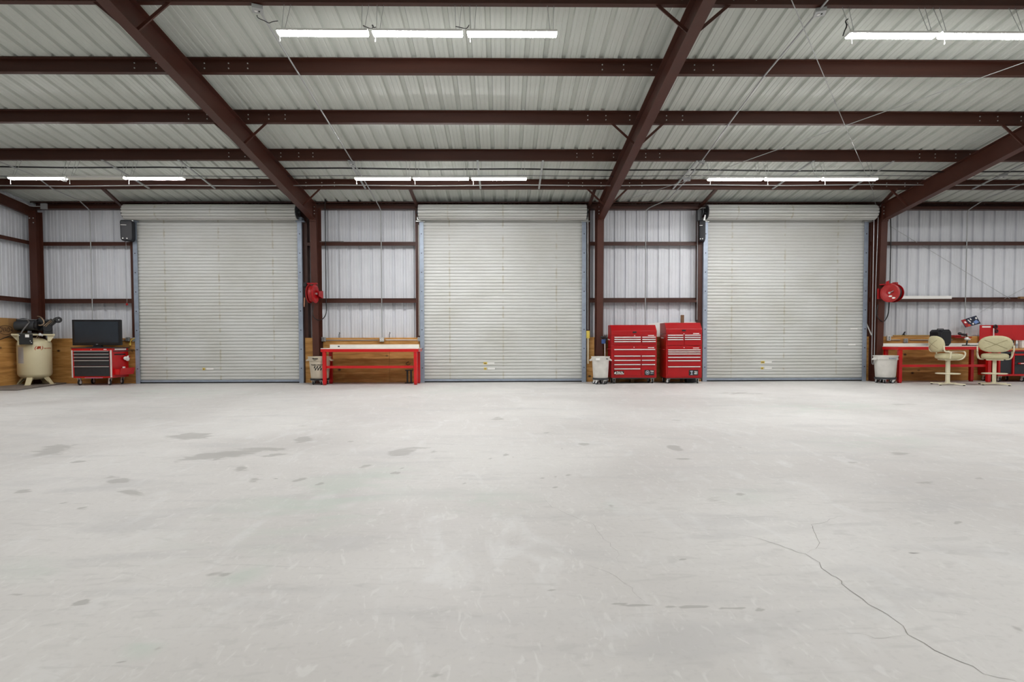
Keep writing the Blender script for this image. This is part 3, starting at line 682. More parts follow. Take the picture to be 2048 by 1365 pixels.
jbox(atC(1374, 359, DROP), 'grey junction box lower of the pair before the far right trio', .08, -.3)
jbox(atC(2005, 352, DROP), 'grey junction box under the roof right of the right rafter', .08, -.5)
pj = at(88, 413, -.5)
t = thing('junction_box', 'square grey junction box on top of the corner column', 'junction box', pj, 0, 'electrical boxes'); MB().box(-.075, .075, -.03, .03, -.075, .075).build('box', CONDUIT, t, bev=.005)
run('conduit', smooth_path([atX(-30, 370, -12.5), atX(0, 385, -12.5), atX(55, 409, -12.5), Vector((-12.46, -.5, pj.z)), pj+Vector((-.07, 0, 0))], 1), .013, CONDUIT, 'thin grey conduit along the rake beam into the corner box', 'conduit')
# horizontal runs across the shed below the roof
def across(y0, y1, Y, r, mtl, label, cat):
    a = at(-40, y0, Y); b = at(2090, y1, Y); mz = [a.lerp(b, k/12)+Vector((0, 0, -.02*math.sin(PI*k*.5)**2)) for k in range(13)]
    return run('roof_pipe', mz, r, mtl, label, cat)
across(333, 343, -2.55, .018, CABLE, 'black air pipe strung across the whole shed above the far lamps', 'pipe')
across(352, 351, -2.3, .007, DGREY, 'thin dark cable sagging across the shed just above the far lamps', 'cable')
across(371, 369, -1.95, .012, CONDUIT, 'thin white conduit running across the shed behind the far lamps', 'conduit')
ST = [(203, 321, 298, 378), (356, 321, 430, 378), (697, 321, 731, 376), (955, 322, 961, 378), (1086, 322, 1078, 378), (1395, 321, 1346, 378), (1628, 321, 1545, 378), (1788, 321, 1700, 378), (2060, 320, 1945, 378)]
STL = ['over the unlit lamp of the left trio', 'just past the right end of the left trio', 'at the left end of the middle trio', 'over the third lamp of the middle trio', 'just past the right end of the middle trio', 'just before the left end of the right trio', 'over the middle lamp of the right trio', 'at the right end of the right trio', 'right of the right rafter']
for (x0, y0, x1, y1), l in zip(ST, STL):
    a = at(x0, y0, PY[1]); a.z = zc(PY[1])-.215; b = at(x1, y1, PY[0]); b.z = zc(PY[0])-.215
    b2 = MB(); b2.bar(a, b, .04, .004); u = Vector((.019, 0, .012)); b2.bar(a+u, b+u, .003, .024); u = Vector((-.019, 0, .012)); b2.bar(a+u, b+u, .003, .024)
    tag(b2.build('strut_channel', CONDUIT), 'grey strut channel under the roof, '+l, 'strut channel', 'strut channels under the roof')
# bracing cables
def cable(pts, label, r=.006): run('brace_cable', pts, r, CONDUIT, label, 'cable', 6)
cable([atC(1575, -15, .45), atC(1583, 0, .45), atC(1745, 380, .30), Vector((10.08, -.5, 4.75))], 'steel bracing cable falling steeply across the right roof bay to the right door')
cable([atC(2110, 106, .45), atC(2048, 125, .45), atC(1440, 340, .40), atC(1240, 404, .3)], 'steel bracing cable slanting across the right roof bay toward the middle column')
cable([at(1779, 452, -.1), at(2035, 607, -.1)], 'thin bracing cable slanting down the wall right of the right column', .006)
cable([at(2100, 548, -.09), at(1960, 625, -.09)], 'thin bracing cable rising to the right edge behind the lower girt', .005)
# black air lines feeding the hose reels
def airline(px, label, sgn, Y=-.62):
    top = at(px[0][0], px[0][1], -.22)
    pts = [at(x, y, yy) for x, y, yy in px]
    return run('air_hose', smooth_path(pts, 2), .012, CABLE, label, 'hose', 6)
airline([(650, 395, -.24), (650.5, 450, -.235), (651, 500, -.235), (652, 560, -.235), (652, 600, -.235), (653, 618, -.235), (652, 630, -.28), (645, 640, -.5), (634, 641, -.6), (626, 634, -.66), (625, 622, -.62), (627, 612, -.6)], 'black air hose looping up to the red reel left of the empty workbench', 1)
airline([(1781, 430, -.24), (1782, 470, -.235), (1781, 520, -.235), (1780, 570, -.235), (1778, 615, -.235), (1776, 632, -.26), (1768, 645, -.5), (1758, 640, -.64), (1752, 628, -.7), (1756, 610, -.7)], 'black air hose looping up to the red reel beside the right door', 1)

# ================================================================== FURNITURE AND TOOLS
def caster(parent, x, y, top, turn=.3, r=.055, pale=True):
    f = MB(); f.box(-.04, .04, -.035, .035, top-.008, top)
    for s in (-1, 1): f.prism([(-.035, top-.006), (.03, top-.006), (.045, r-.012), (.01, r-.012)], 'x', s*.026-.003, s*.026+.003)
    o = f.build('caster', CHROME, parent, loc=(x, y, 0), rot=(0, 0, turn))
    w_ = MB().cyl((-.017, .026, r), (.017, .026, r), r-.001, 20); w_.build('wheel', RUBBER, o, smooth=40, bev=.004)
    MB().cyl((-.023, .026, r), (.023, .026, r), r*.6, 16).build('hub', WHITE if pale else GALV, o, smooth=40)
    return o
def drawer(parent, x0, x1, zt, zb, y, mtl, hm, hh=.026):
    o = MB().box(x0, x1, y-.012, y+.02, zb, zt).build('drawer', mtl, parent, bev=.003)
    MB().prism([(y-.012, zt-.001), (y-.034, zt-.001), (y-.036, zt-hh*.6), (y-.03, zt-hh), (y-.026, zt-hh*.6), (y-.012, zt-hh*.35)], 'x', x0+.004, x1-.004).build('handle', hm, o)
    return o

# ---- red tool chests between the middle and right doors
def chest_pair(pxl, pxr, Yf, dep, zs, drawers_top, drawers_bot, labels, latchpx, stickers, badge):
    xl, xr = Xp(pxl, Yf, 700), Xp(pxr, Yf, 700); xc = (xl+xr)/2; hw = (xr-xl)/2; mid = (pxl+pxr)/2
    Z = lambda y: at(mid, y, Yf).z
    X = lambda x: Xp(x, Yf, 700)-xc
    zlid, zslope, zsplit, zbot = Z(zs[0]), Z(zs[1]), Z(zs[2]), Z(zs[3])
    yf = -dep/2
    c = thing('tool_cabinet', labels[1], 'tool cabinet', (xc, Yf+dep/2, 0), 0, 'red rolling tool cabinets')
    MB().box(-hw, hw, yf, dep/2, zbot, zsplit-.002).build('body', RED, c, bev=.006)
    MB().box(-hw+.02, hw-.02, yf+.01, dep/2-.02, zbot-.02, zbot).build('underframe', DGREY, c)
    for x0, x1, a, b in drawers_bot: drawer(c, X(x0), X(x1), Z(a), Z(b), yf, RED, CHROME)
    MB().cyl((0, yf-.006, Z(zs[2]+4.2)), (0, yf, Z(zs[2]+4.2)), .012, 12).build('lock', CHROME, c)
    MB().box(X(badge[0]), X(badge[1]), yf-.004, yf, Z(zs[2]+5.6), Z(zs[2]+4.4)).build('name_plate', INKW, c)
    for sx in (-1, 1):
        for sy in (-1, 1): caster(c, sx*(hw-.09), sy*(dep/2-.07), zbot-.02, random.uniform(-.5, 1.2), .06)
    q = MB().tube([(-hw, yf+.1, Z(zs[2]+8)), (-hw-.05, yf+.1, Z(zs[2]+8)), (-hw-.05, dep/2-.1, Z(zs[2]+8)), (-hw, dep/2-.1, Z(zs[2]+8))], .011, 8); q.build('push_handle', RED, c, smooth=60)
    for s in stickers: s(c, X, Z, yf)
    tz = zsplit
    t = thing('tool_chest', labels[0], 'tool chest', (xc, Yf+dep/2, tz), 0, 'red top tool chests')
    zz = lambda y: Z(y)-tz
    lidb = zz(zs[1])-.12
    MB().box(-hw, hw, yf, dep/2, 0, lidb-.003).build('body', RED, t, bev=.005)
    MB().prism([(yf, lidb), (yf, zslope-tz), (yf+.15, zlid-tz), (dep/2, zlid-tz), (dep/2, lidb)], 'x', -hw, hw).build('lid', RED, t, bev=.006)
    lx, ly = latchpx
    MB().box(X(lx)-.05, X(lx)+.05, yf-.01, yf+.004, zz(ly)-.022, zz(ly)+.022).build('latch', INKB, t, bev=.008)
    for x0, x1, a, b in drawers_top: drawer(t, X(x0), X(x1), zz(a), zz(b), yf, RED, CHROME)
    MB().cyl((X(lx), yf-.006, zz(ly+6.5)), (X(lx), yf, zz(ly+6.5)), .012, 12).build('lock', CHROME, t)
    MB().box(X(badge[0]), X(badge[1]), yf-.004, yf, zz(badge[2]+.7), zz(badge[2]-.7)).build('name_plate', INKW, t)
    for s in (-1, 1):
        MB().tube([(s*hw, -.06, lidb-.12), (s*(hw+.035), -.06, lidb-.1), (s*(hw+.035), .06, lidb-.1), (s*hw, .06, lidb-.12)], .008, 6).build('side_handle', CHROME if s < 0 else RED, t, smooth=60)
    return c, t
def sticker1(c, X, Z, yf):                     # black oblong sticker with a small white bird and two lines
    a, b, t, u = X(1228), X(1247.5), Z(742.5), Z(749.5); m = MB().box(a, b, yf-.0165, yf-.012, u, t).build('black_sticker', INKB, c, bev=.003)
    w_ = b-a; h = t-u; zc_ = (t+u)/2
    MB().prism([(a+.02*w_, zc_-.2*h), (a+.06*w_, zc_+.12*h), (a+.14*w_, zc_+.14*h), (a+.18*w_, zc_+.34*h), (a+.24*w_, zc_+.3*h), (a+.2*w_, zc_), (a+.14*w_, zc_-.3*h), (a+.06*w_, zc_-.34*h)], 'y', yf-.0185, yf-.0165).build('bird_mark', INKW, c)
    text('Raw La', .052, INKW, c, (a+.6*w_, yf-.0175, zc_+.2*h), bold=.0012); text('LAWSON', .05, INKW, c, (a+.6*w_, yf-.0175, zc_-.26*h), bold=.0012)
def sticker2(c, X, Z, yf):
    a, b, t, u = X(1289), X(1308.5), Z(740.5), Z(751); MB().box(a, b, yf-.0165, yf-.012, u, t).build('black_sticker', INKB, c, bev=.003)
    cx, cz = a+.3*(b-a), (t+u)/2
    MB().tube([(cx+.046*math.cos(q), yf-.018, cz+.05*math.sin(q)) for q in np.linspace(0, 2*PI, 25)[:-1]], .008, 6, True).build('ring_mark', INKG, c)
    MB().prism([(cx-.03, cz+.01), (cx-.012, cz-.03), (cx, cz-.012), (cx+.012, cz-.03), (cx+.03, cz+.01), (cx+.015, cz+.025), (cx-.015, cz+.025)], 'y', yf-.0185, yf-.0165).build('mask_mark', INKG, c)
    text('TEX', .05, INKW, c, (a+.76*(b-a), yf-.0175, cz+.03), bold=.001); text('MEX', .04, INKG, c, (a+.76*(b-a), yf-.0175, cz-.02), bold=.001)
def sticker3(c, X, Z, yf):
    a, b, t, u = X(1377.5), X(1396.5), Z(740.5), Z(751.5); MB().box(a, b, yf-.0165, yf-.012, u, t).build('black_sticker', INKB, c, bev=.003)
    cx, cz = a+.3*(b-a), (t+u)/2
    MB().prism([(cx-.05, cz+.045), (cx-.01, cz+.052), (cx+.02, cz+.055), (cx+.035, cz+.035), (cx+.012, cz+.01), (cx+.02, cz-.03), (cx+.03, cz-.055), (cx-.035, cz-.055), (cx-.01, cz-.02), (cx-.01, cz+.01), (cx-.03, cz+.025)], 'y', yf-.0185, yf-.0165).build('figure_mark', INKG, c)
    text('TEX', .048, INKW, c, (a+.74*(b-a), yf-.0175, cz+.018), bold=.0012); text('MEX', .042, INKW, c, (a+.74*(b-a), yf-.0175, cz-.025), bold=.0012)
T1 = [(1228, 1281, 674, 677.9), (1228, 1281, 678.4, 682.3), (1228, 1281, 682.8, 690), (1283.6, 1311, 674, 677.9), (1283.6, 1311, 678.4, 682.3), (1283.6, 1311, 682.8, 690)]
B1 = [(1228, 1310, 698.6, 710.5), (1228, 1281, 711.6, 719.6), (1228, 1281, 720.2, 728), (1228, 1281, 728.7, 736.6), (1228, 1280.5, 737.2, 751.8), (1283, 1310, 711.6, 719.6), (1283, 1310, 720.2, 728), (1283, 1310, 728.7, 751.8)]
chest_pair(1222.5, 1313.5, -.93, .46, (650, 662, 690.8, 756), T1, B1,
           ('wide red top chest nearer the brick-coloured middle column, with six drawers', 'wide red rolling tool cabinet with two black stickers on its lowest drawers'), (1269, 665), (sticker1, sticker2), (1296, 1308, 671.5))
T2 = [(1334.6, 1366, 670, 673.7), (1334.6, 1366, 674.4, 678.2), (1334.6, 1366, 678.8, 690.8), (1368.6, 1400.5, 670, 673.7), (1368.6, 1400.5, 674.2, 678), (1368.6, 1400.5, 678.4, 690.8)]
B2 = [(1335.4, 1400.5, 699.3, 702.9), (1335.4, 1400.5, 703.4, 707), (1335.4, 1400.5, 707.5, 713.6), (1335.4, 1400.5, 714.2, 720.3), (1335.4, 1400.5, 720.9, 732.4), (1335.4, 1400.5, 733, 754)]
chest_pair(1332.3, 1404, -1.0, .58, (645.5, 658.5, 691.5, 756.5), T2, B2,
           ('taller narrow red top chest beside the right roll-up door', 'narrow red rolling tool cabinet with one black sticker beside the right door'), (1367.5, 661.5), (sticker3,), (1386, 1398, 667.6))
# things behind and below the chests
p = at(1364.5, 655, -.3); z1 = at(1364.5, 630.5, -.3).z
tag(MB().box(-.045, .045, -.02, .02, 0, z1).build('wooden_plank', LUMBER, loc=(p.x, -.3, 0), bev=.004), 'dark weathered board standing upright behind the narrow tool chest', 'board')
a = at(1297, 648.5, -.1); b = at(1392, 644, -.1)
tag(MB().prism([(0, 1.233), (b.x-a.x, 1.233), (b.x-a.x, b.z), (.25, b.z-.02), (0, a.z)], 'y', -.006, .006).build('backing_sheet', WHITE, loc=(a.x, -.1, 0)), 'white sheet panel standing on the ledge behind the two red tool chests', 'panel')
t = thing('wooden_pallet', 'small wooden pallet on the floor under the wide tool cabinet', 'pallet', (Xp(1249, -.5, 765), -.47, 0))
for x in (-.2, .2): MB().box(x-.045, x+.045, -.11, .11, 0, .085).build('bearer', PALLET, t)
for y in (-.085, 0, .085): MB().box(-.36, .36, y-.036, y+.036, .086, .104).build('slat', PALLET, t)
t = thing('black_case', 'black plastic case on the floor under the narrow tool cabinet', 'case', (Xp(1383, -.5, 765), -.5, 0)); MB().box(-.17, .17, -.1, .1, 0, .13).build('case_shell', BLACK, t, bev=.02); MB().tube([(-.05, -.1, .07), (-.05, -.125, .07), (.05, -.125, .07), (.05, -.1, .07)], .008, 6).build('handle', DGREY, t)
# squeegee leaning on the wide chest
a = at(1215.5, 757, -1.0); b = at(1212.5, 676, -.75)
t = thing('squeegee', 'white handled squeegee with black head leaning beside the wide tool chest', 'squeegee', (a.x, -.62, .02))
h = Vector((b.x-a.x, .06, b.z-.02)); MB().cyl((0, 0, 0), h, .013, 10).build('pole', WHITE, t, smooth=50); MB().bar(h+Vector((-.11, 0, .03)), h+Vector((.06, 0, -.03)), .05, .05).build('head', BLACK, t, bev=.01); MB().box(h.x-.09, h.x+.02, h.y-.02, h.y+.02, h.z-.16, h.z-.04).build('spray_bottle', BLUEJ, t, bev=.012)

# ---- trash bins on dollies
def bin_(name, label, dlabel, px, pyt, pyb, Y, rw, bw, mtl, dm, seed, dz=.13):
    p = at(px, pyb, Y); zt = at(px, pyt, Y).z; zb = at(px, pyb, Y).z
    t = thing('trash_bin', label, 'trash bin', (p.x, Y, zb+.002), 0, 'plastic trash bins'); H = zt-zb
    prof = [(bw*.96, 0), (bw, .02), (bw+(rw-bw)*.62, H*.80), (rw*.965, H*.80), (rw*.985, H*.82), (rw*.985, H*.95), (rw*1.03, H*.955), (rw*1.03, H), (rw*.95, H), (bw*.93, .03)]
    MB().lathe(prof, 32).build('bucket', mtl, t, smooth=35)
    for s in (-1, 1): MB().prism([(s*rw*.93, H*.93), (s*(rw+.055), H*.83), (s*(rw+.055), H*.79), (s*(rw+.02), H*.79), (s*rw*.93, H*.83)], 'y', -.07, .07).build('grip', mtl, t, bev=.006)
    d = thing('dolly', dlabel, 'dolly', (p.x, Y, 0), .2, 'bin dollies')
    MB().lathe([(bw*.7, zb-.05), (bw*1.06, zb-.05), (bw*1.1, zb-.035), (bw*1.1, zb), (bw*.6, zb)], 28).build('deck', dm, d, smooth=35)
    for k in range(5):
        q = 2*PI*k/5-PI/2+.3; caster(d, bw*.85*math.cos(q), bw*.85*math.sin(q)-.02, zb-.05, random.uniform(-1, 1), min(.045, (zb-.06)*.5), False)
    return t, H
t, H = bin_('b', 'beige round trash bin with black lettering beside the empty workbench', 'black wheeled dolly under the beige lettered trash bin', 640, 713.5, 757, -.8, .29, .225, BINB, BLACK, 1)
def wtext(body, size, mtl, parent, z, R, ang=0, bold=0, shear=0, taper=0, sx=1):   # lettering bent round a vertical cylinder of radius R
    o = text(body, size, mtl, parent, (0, 0, 0), (0, 0, 0), bold=bold, shear=shear, sx=sx)
    for v in o.data.vertices:
        x, u, dp = v.co; q = ang+x/R; r = R+taper*u+abs(dp)+.002; v.co = (r*math.sin(q), -r*math.cos(q), z+u)
    return o
sl = (.29-.225)*.62/(H*.8)
wtext('TRASH', .05, INKB, t, H*.90, .289, -.10, bold=.002); wtext('ONLY', .03, INKB, t, H*.84, .288, -.10, bold=.001)
wtext('TRASH ONLY', .052, INKB, t, H*.62, .262, -.02, bold=.0015, taper=sl)
for k in range(3):
    for r_, z in ((0, H*.52), (1, H*.43)):
        q0 = -.3+k*.27+(.09 if r_ else 0)
        m = MB(); R = .225+sl*z+.004
        m.add([(R*math.sin(q), -R*math.cos(q), zz) for q, zz in ((q0, z-.03), (q0+.12, z-.03), (q0+.2, z+.03), (q0+.08, z+.03))], [(0, 1, 2, 3)]); m.build('hazard_stripe', INKB, t)
t, H = bin_('b', 'grubby white round trash bin next to the wide red tool chest', 'grey wheeled dolly under the bin next to the wide tool chest', 1201, 713.5, 756, -1.02, .232, .19, BING, DGREY, 2)
wtext('▼BIN', .03, INKB, t, H*.885, .231, .62, bold=.002); MB().box(-.16, -.06, -.232, -.212, H*.83, H*.94).build('white_sticker', INKW, t)
t, H = bin_('b', 'grubby white round trash bin in front of the right workbench', 'dark grey wheeled dolly under the bin in front of the right workbench', 1770.5, 711.5, 755, -1.0, .275, .225, BING, DGREY, 3)
MB().box(-.1, .08, -.285, -.262, H*.85, H*.9).build('moulded_plate', INKG, t); wtext('BRUTE', .026, DGREY, t, H*.875, .285, -.03)

# ---- red workbenches
def bench(pxl, pxr, pyt, Yf, dep, label, up0, up1, upz, shelf, ragged):
    xl, xr = Xp(pxl, Yf), Xp(pxr, Yf); xc = (xl+xr)/2; hw = (xr-xl)/2; zt = at((pxl+pxr)/2, pyt, Yf).z
    t = thing('workbench', label, 'workbench', (xc, Yf+dep/2, 0), 0, 'red steel workbenches'); y0 = -dep/2
    MB().box(-hw, hw, y0+.005, dep/2, zt-.018, zt).build('tabletop', BOARDW, t, bev=.003)
    MB().box(-hw, hw, y0, y0+.05, zt-.095, zt-.019).build('front_rail', REDB, t, bev=.004); MB().box(-hw, hw, dep/2-.05, dep/2, zt-.095, zt-.019).build('rear_rail', REDB, t, bev=.004)
    for s in (-1, 1): MB().box(min(s*hw, s*(hw-.05)), max(s*hw, s*(hw-.05)), y0+.05, dep/2-.05, zt-.095, zt-.019).build('side_rail', REDB, t)
    for sx in (-1, 1):
        for sy in (y0+.045, dep/2-.05):
            x = sx*(hw-.085); m = MB().box(x-.042, x+.042, sy-.04, sy+.04, .035, zt-.096); m.build('leg', REDB, t, bev=.005); MB().box(x-.034, x+.034, sy-.034, sy+.034, 0, .034).build('foot', RED, t)
    zs = at((pxl+pxr)/2, shelf, Yf+.1).z
    MB().box(-hw+.12, hw-.12, y0+.08, dep/2-.06, zs-.025, zs).build('shelf', REDB, t); MB().box(-hw+.12, hw-.12, y0+.07, y0+.085, zs-.045, zs+.02).build('shelf_lip', REDB, t)
    a, b = Xp(up0, Yf+dep-.02)-xc, Xp(up1, Yf+dep-.02)-xc; u1 = at((up0+up1)/2, upz, Yf+dep-.02).z
    MB().box(a, b, dep/2-.032, dep/2-.012, zt+.001, u1).build('back_board', BOARDW, t, bev=.003)
    return t, zt, hw, xc
BT1 = bench(641, 837, 697, -1.1, .62, 'empty red steel workbench with white top between left and middle doors', 660, 838.5, 689.5, 733.5, True)
BT2 = bench(1796, 1987, 692.6, -1.1, .62, 'red steel workbench with white top holding a speaker, right of the right door', 1763, 1958, 687, 731, False)
tz = BT1[1]; q = MB().box(-.006, .006, -.005, 0, -.01, .01).build('x', INKB); bpy.data.objects.remove(q)
MB().box(-.11, -.06, .275, .279, tz+.03, tz+.06).build('corner_print', INKB, BT1[0], loc=(-BT1[2]+.38, 0, 0))
# black stand under the empty workbench
xx = Xp(818.5, -.5, 750)
t = thing('black_stand', 'black steel stand on the floor under the right end of the empty workbench', 'stand', (xx, -.5, 0))
MB().box(-.1, .1, -.1, .1, 0, .02).build('base_plate', BLACK, t); MB().box(-.1, .1, -.08, .08, .34, .36).build('top_plate', BLACK, t)
for s in (-1, 1): MB().box(s*.05-.02, s*.05+.02, -.02, .02, .02, .34).build('post', BLACK, t)
p = at(818, 728, -.23)
tag(MB().tube(smooth_path([(.0, 0, .06), (-.07, -.01, .03), (-.08, -.01, -.02), (-.01, -.01, -.04), (.04, -.01, .0)], 2), .007, 6).build('black_hook', CABLE, loc=(p.x, -.225, p.z)), 'small black hook on the plywood below the empty workbench top', 'hook')

# ---- hose reels
def reel(label, loc, yaw, hose_red, R=.25, w_=.2):
    t = thing('hose_reel', label, 'hose reel', loc, yaw, 'red hose reels')        # local x is the axle
    for s in (-1, 1):
        prof = [(0.03, 0), (R*.35, 0), (R*.4, .012), (R*.85, .016), (R*.9, .004), (R*.985, 0), (R, .008), (R, .016), (R*.9, .02), (R*.84, .032), (R*.42, .028), (R*.36, .02), (.03, .02)]
        m = MB().lathe(prof, 36); m.xform(Matrix.Translation((s*w_/2, 0, 0)) @ Matrix.Rotation(s*PI/2, 4, 'Y')); m.build('disc', REDD if s < 0 else RED, t, smooth=40)
    m = MB()
    for k in range(5): m.tube([(-w_/2+.03+k*(w_-.06)/4, .19*math.cos(q), .19*math.sin(q)) for q in np.linspace(0, 2*PI, 29)[:-1]], .018, 8, True)
    ho = m.build('wound_hose', REDD if hose_red else CABLE, t, smooth=60)
    MB().cyl((-w_/2, 0, 0), (w_/2, 0, 0), .165, 28).build('drum', RED, t, smooth=40); MB().cyl((-w_/2-.05, 0, 0), (w_/2+.06, 0, 0), .028, 14).build('axle', STEEL, t, smooth=40)
    MB().bar((-w_/2-.05, 0, .0), (-w_/2-.05, -.1, .04), .012, .03, (1, 0, 0)).build('crank', STEEL, t)
    return t
t = reel('round red hose reel mounted on the column beside the right door', (Xp(1784, -.84, 587), -.84, Zp(586.5, -.84, 1784)), math.radians(28), False, .245, .17)
m = MB().prism([(.02, -.1), (.1, .02), (.1, .3), (.02, .33)], 'x', -.11, -.1).build('arm', RED, t); MB().box(-.02, .12, -.03, .3, .23, .262).build('guide_arm', RED, t, bev=.005); MB().box(.1, .2, -.05, .05, .2, .29).build('roller_box', REDD, t, bev=.008)
MB().tube(smooth_path([(.15, 0, .24), (.23, -.02, .2), (.32, -.04, .14), (.36, -.04, .12)]), .013, 8).build('hose_end', CABLE, t, smooth=60)
for a_, z_ in ((.02, -.09), (.1, -.14)): MB().ell((-.118, -a_, z_), .006, .045, .022, 12, 6).build('oval_decal', INKW, t)
MB().box(-.1, .1, .28, .31, -.14, .14).build('mount_plate', RED, t)
t = reel('red hose reel with wound red hose on the column beside the left door', (Xp(625, -.8, 588), -.8, Zp(588, -.8, 625)), math.radians(-4), True, .245, .13)
MB().prism([(.02, -.06), (.3, -.1), (.3, .1), (.02, .06)], 'x', .15, .165).build('arm', RED, t); MB().box(-.17, .165, .285, .302, -.1, .1).build('mount_plate', RED, t); MB().box(-.24, .12, -.02, .05, .25, .285).build('guide_arm', RED, t); MB().box(-.24, -.14, -.06, .06, .19, .29).build('roller_box', INKB, t, bev=.008)
MB().tube(smooth_path([(-.19, 0, .26), (-.2, -.02, .1), (-.205, -.02, -.1)]), .012, 8).build('hose_end', CABLE, t); MB().cyl((-.205, -.02, -.1), (-.22, -.02, -.34), .016, 8, .01).build('nozzle', mat('pale nozzle', (220, 160, 130), .5), t)

# ---- conduit boxes and bits along the plywood ledge
def obox(px, py, Y, label, w_=.055, h=.06, four=False, m_=None):
    p = at(px, py, Y); t = thing('outlet_box', label, 'outlet box', (p.x, -.206, p.z), 0, 'electrical outlet boxes')
    MB().box(-w_, w_, -.055, 0, -h, h).build('box', m_ or CONDUIT, t, bev=.005)
    for sx in ((-1, 1) if four else (0,)):
        f = MB().box(sx*w_*.48-w_*(.38 if four else .6), sx*w_*.48+w_*(.38 if four else .6), -.06, -.055, -h*.8, h*.8).build('face_plate', WHITE if four else CONDUIT, t)
        for sz in (-1, 1): MB().box(sx*w_*.48-.008, sx*w_*.48+.008, -.062, -.06, sz*h*.4-.01, sz*h*.4+.01).build('socket', DGREY, f)
    return t
obox(647.5, 679, -.23, 'grey outlet box at the left end of the conduit over the empty workbench')
obox(764, 679.5, -.23, 'white four-socket outlet box at the middle of the conduit over the empty workbench', .06, .06, True)
obox(838, 679, -.23, 'grey outlet box at the right end of the conduit over the empty workbench', .035, .055)
obox(256, 679, -.23, 'grey outlet box behind the television with a yellow cord', .05, .055); obox(268, 679.5, -.23, 'grey outlet box next to the left door guide', .03, .055)
obox(1777, 677, -.23, 'white outlet box over the left end of the right workbench', .05, .07, False, WHITE); obox(1811, 682, -.23, 'grey outlet box under the black hook over the right workbench', .05, .06)
obox(1211, 676, -.23, 'white outlet box on the plywood behind the squeegee', .05, .07)
def hrun(px0, px1, py, label, m_=CONDUIT, r=.012):
    a = at(px0, py, -.22); b = at(px1, py, -.22); run('conduit', [Vector((a.x, -.222, a.z)), Vector((b.x, -.222, b.z))], r, m_, label, 'conduit')
hrun(652, 757, 681, 'horizontal grey conduit over the left half of the empty workbench'); hrun(771, 834, 680.5, 'horizontal grey conduit over the right half of the empty workbench', BOARDW); hrun(228, 250, 681, 'short horizontal conduit at the television\'s right edge')
hrun(1783, 1800, 680.5, 'short grey conduit between the outlet boxes over the right workbench'); hrun(1820, 1905, 680.5, 'long horizontal grey conduit behind the black speaker')
a = at(1786, 676.5, -.1); b = at(1868, 678.5, -.1); tag(MB().cyl((0, 0, 0), (b.x-a.x, 0, 0), .018, 10).build('brass_pipe', ORANGE, loc=(a.x, -.1, 1.25), smooth=50), 'brass coloured pipe lying on the ledge over the right workbench', 'pipe')
p = at(262, 684, -.26)
t = thing('yellow_cord', 'yellow cord plugged in and hanging beside the left door guide', 'cord', (p.x, -.27, p.z)); MB().tube(smooth_path([(-.02, 0, -.06), (-.0, -.01, .03), (.05, 0, .06), (.1, 0, .1), (.14, 0, .06), (.16, 0, -.06), (.12, 0, -.2), (.1, .0, -.22)], 2), .012, 6).build('cord', YELLOW, t, smooth=60); MB().box(-.04, .0, -.02, .02, -.1, -.03).build('plug', YELLOW, t, bev=.006)
p = at(268, 699, -.23); tag(MB().box(-.09, .07, -.1, .0, -.012, .0).prism([(-.09, 0), (0, 0), (0, -.09)], 'x', -.06, -.052).build('wooden_shelf', PALLET, loc=(p.x, -.206, p.z)), 'tiny wooden shelf bracket on the plywood beside the left door', 'shelf')
p = at(608, 668, -.1); t = thing('rope_coil', 'coil of brown rope on the ledge left of the left column', 'rope', (p.x, -.1, 1.23)); m = MB()
for k in range(5): m.tube([(.1*(1-.12*k)*math.cos(q), -.015*k+.03, .1+.1*(1-.12*k)*math.sin(q)) for q in np.linspace(0, 2*PI, 19)[:-1]], .014, 6, True)
m.build('coil', ROPE, t, smooth=60)
for px, lab in ((680, 'small black hook on the ledge over the left part of the empty workbench'), (780, 'small black hook on the ledge over the right part of the empty workbench')):
    p = at(px, 672, -.1); tag(MB().tube([(0, 0, 0), (0, 0, .09), (.012, 0, .11), (.02, 0, .13), (.005, 0, .15)], .009, 6).build('black_hook', CABLE, loc=(p.x, -.19, 1.232)), lab, 'hook', None)
p = at(1812, 670, -.2); t = thing('bracket_hook', 'black bracket hook above the outlet over the right workbench', 'hook', (p.x, -.1, 1.232)); MB().prism([(-.06, 0), (.05, 0), (.05, .04), (.02, .06), (.06, .13), (.03, .13), (-.02, .05), (-.06, .03)], 'y', -.012, .012).build('bracket', BLACK, t)
p = at(684, 486, -.21); tag(MB().box(-.05, .05, -.02, 0, -.01, .012).box(-.6, -.05, -.02, 0, -.006, .012).build('wire_tag', mat('grey sleeve', (110, 106, 104), .6), loc=(p.x, -.206, p.z+.03)), 'thin bar with white tag on the upper girt right of the left column', 'bar')
p = at(1172, 668, -.23); z0 = at(1172, 677, -.23).z; t = thing('spirit_level', 'yellow spirit level standing at the middle door\'s right guide', 'spirit level', (Xp(1176, -.27, 700), -.27, at(1176, 728, -.27).z))
MB().box(-.02, .02, -.012, .012, 0, at(1176, 677, -.27).z-at(1176, 728, -.27).z).build('rail', mat('pale aluminium bar', (206, 190, 160), .4), t); MB().box(-.045, .045, -.014, .014, at(1176, 677, -.27).z-at(1176, 728, -.27).z, at(1176, 662, -.27).z-at(1176, 728, -.27).z).build('yellow_block', YELLOW, t)
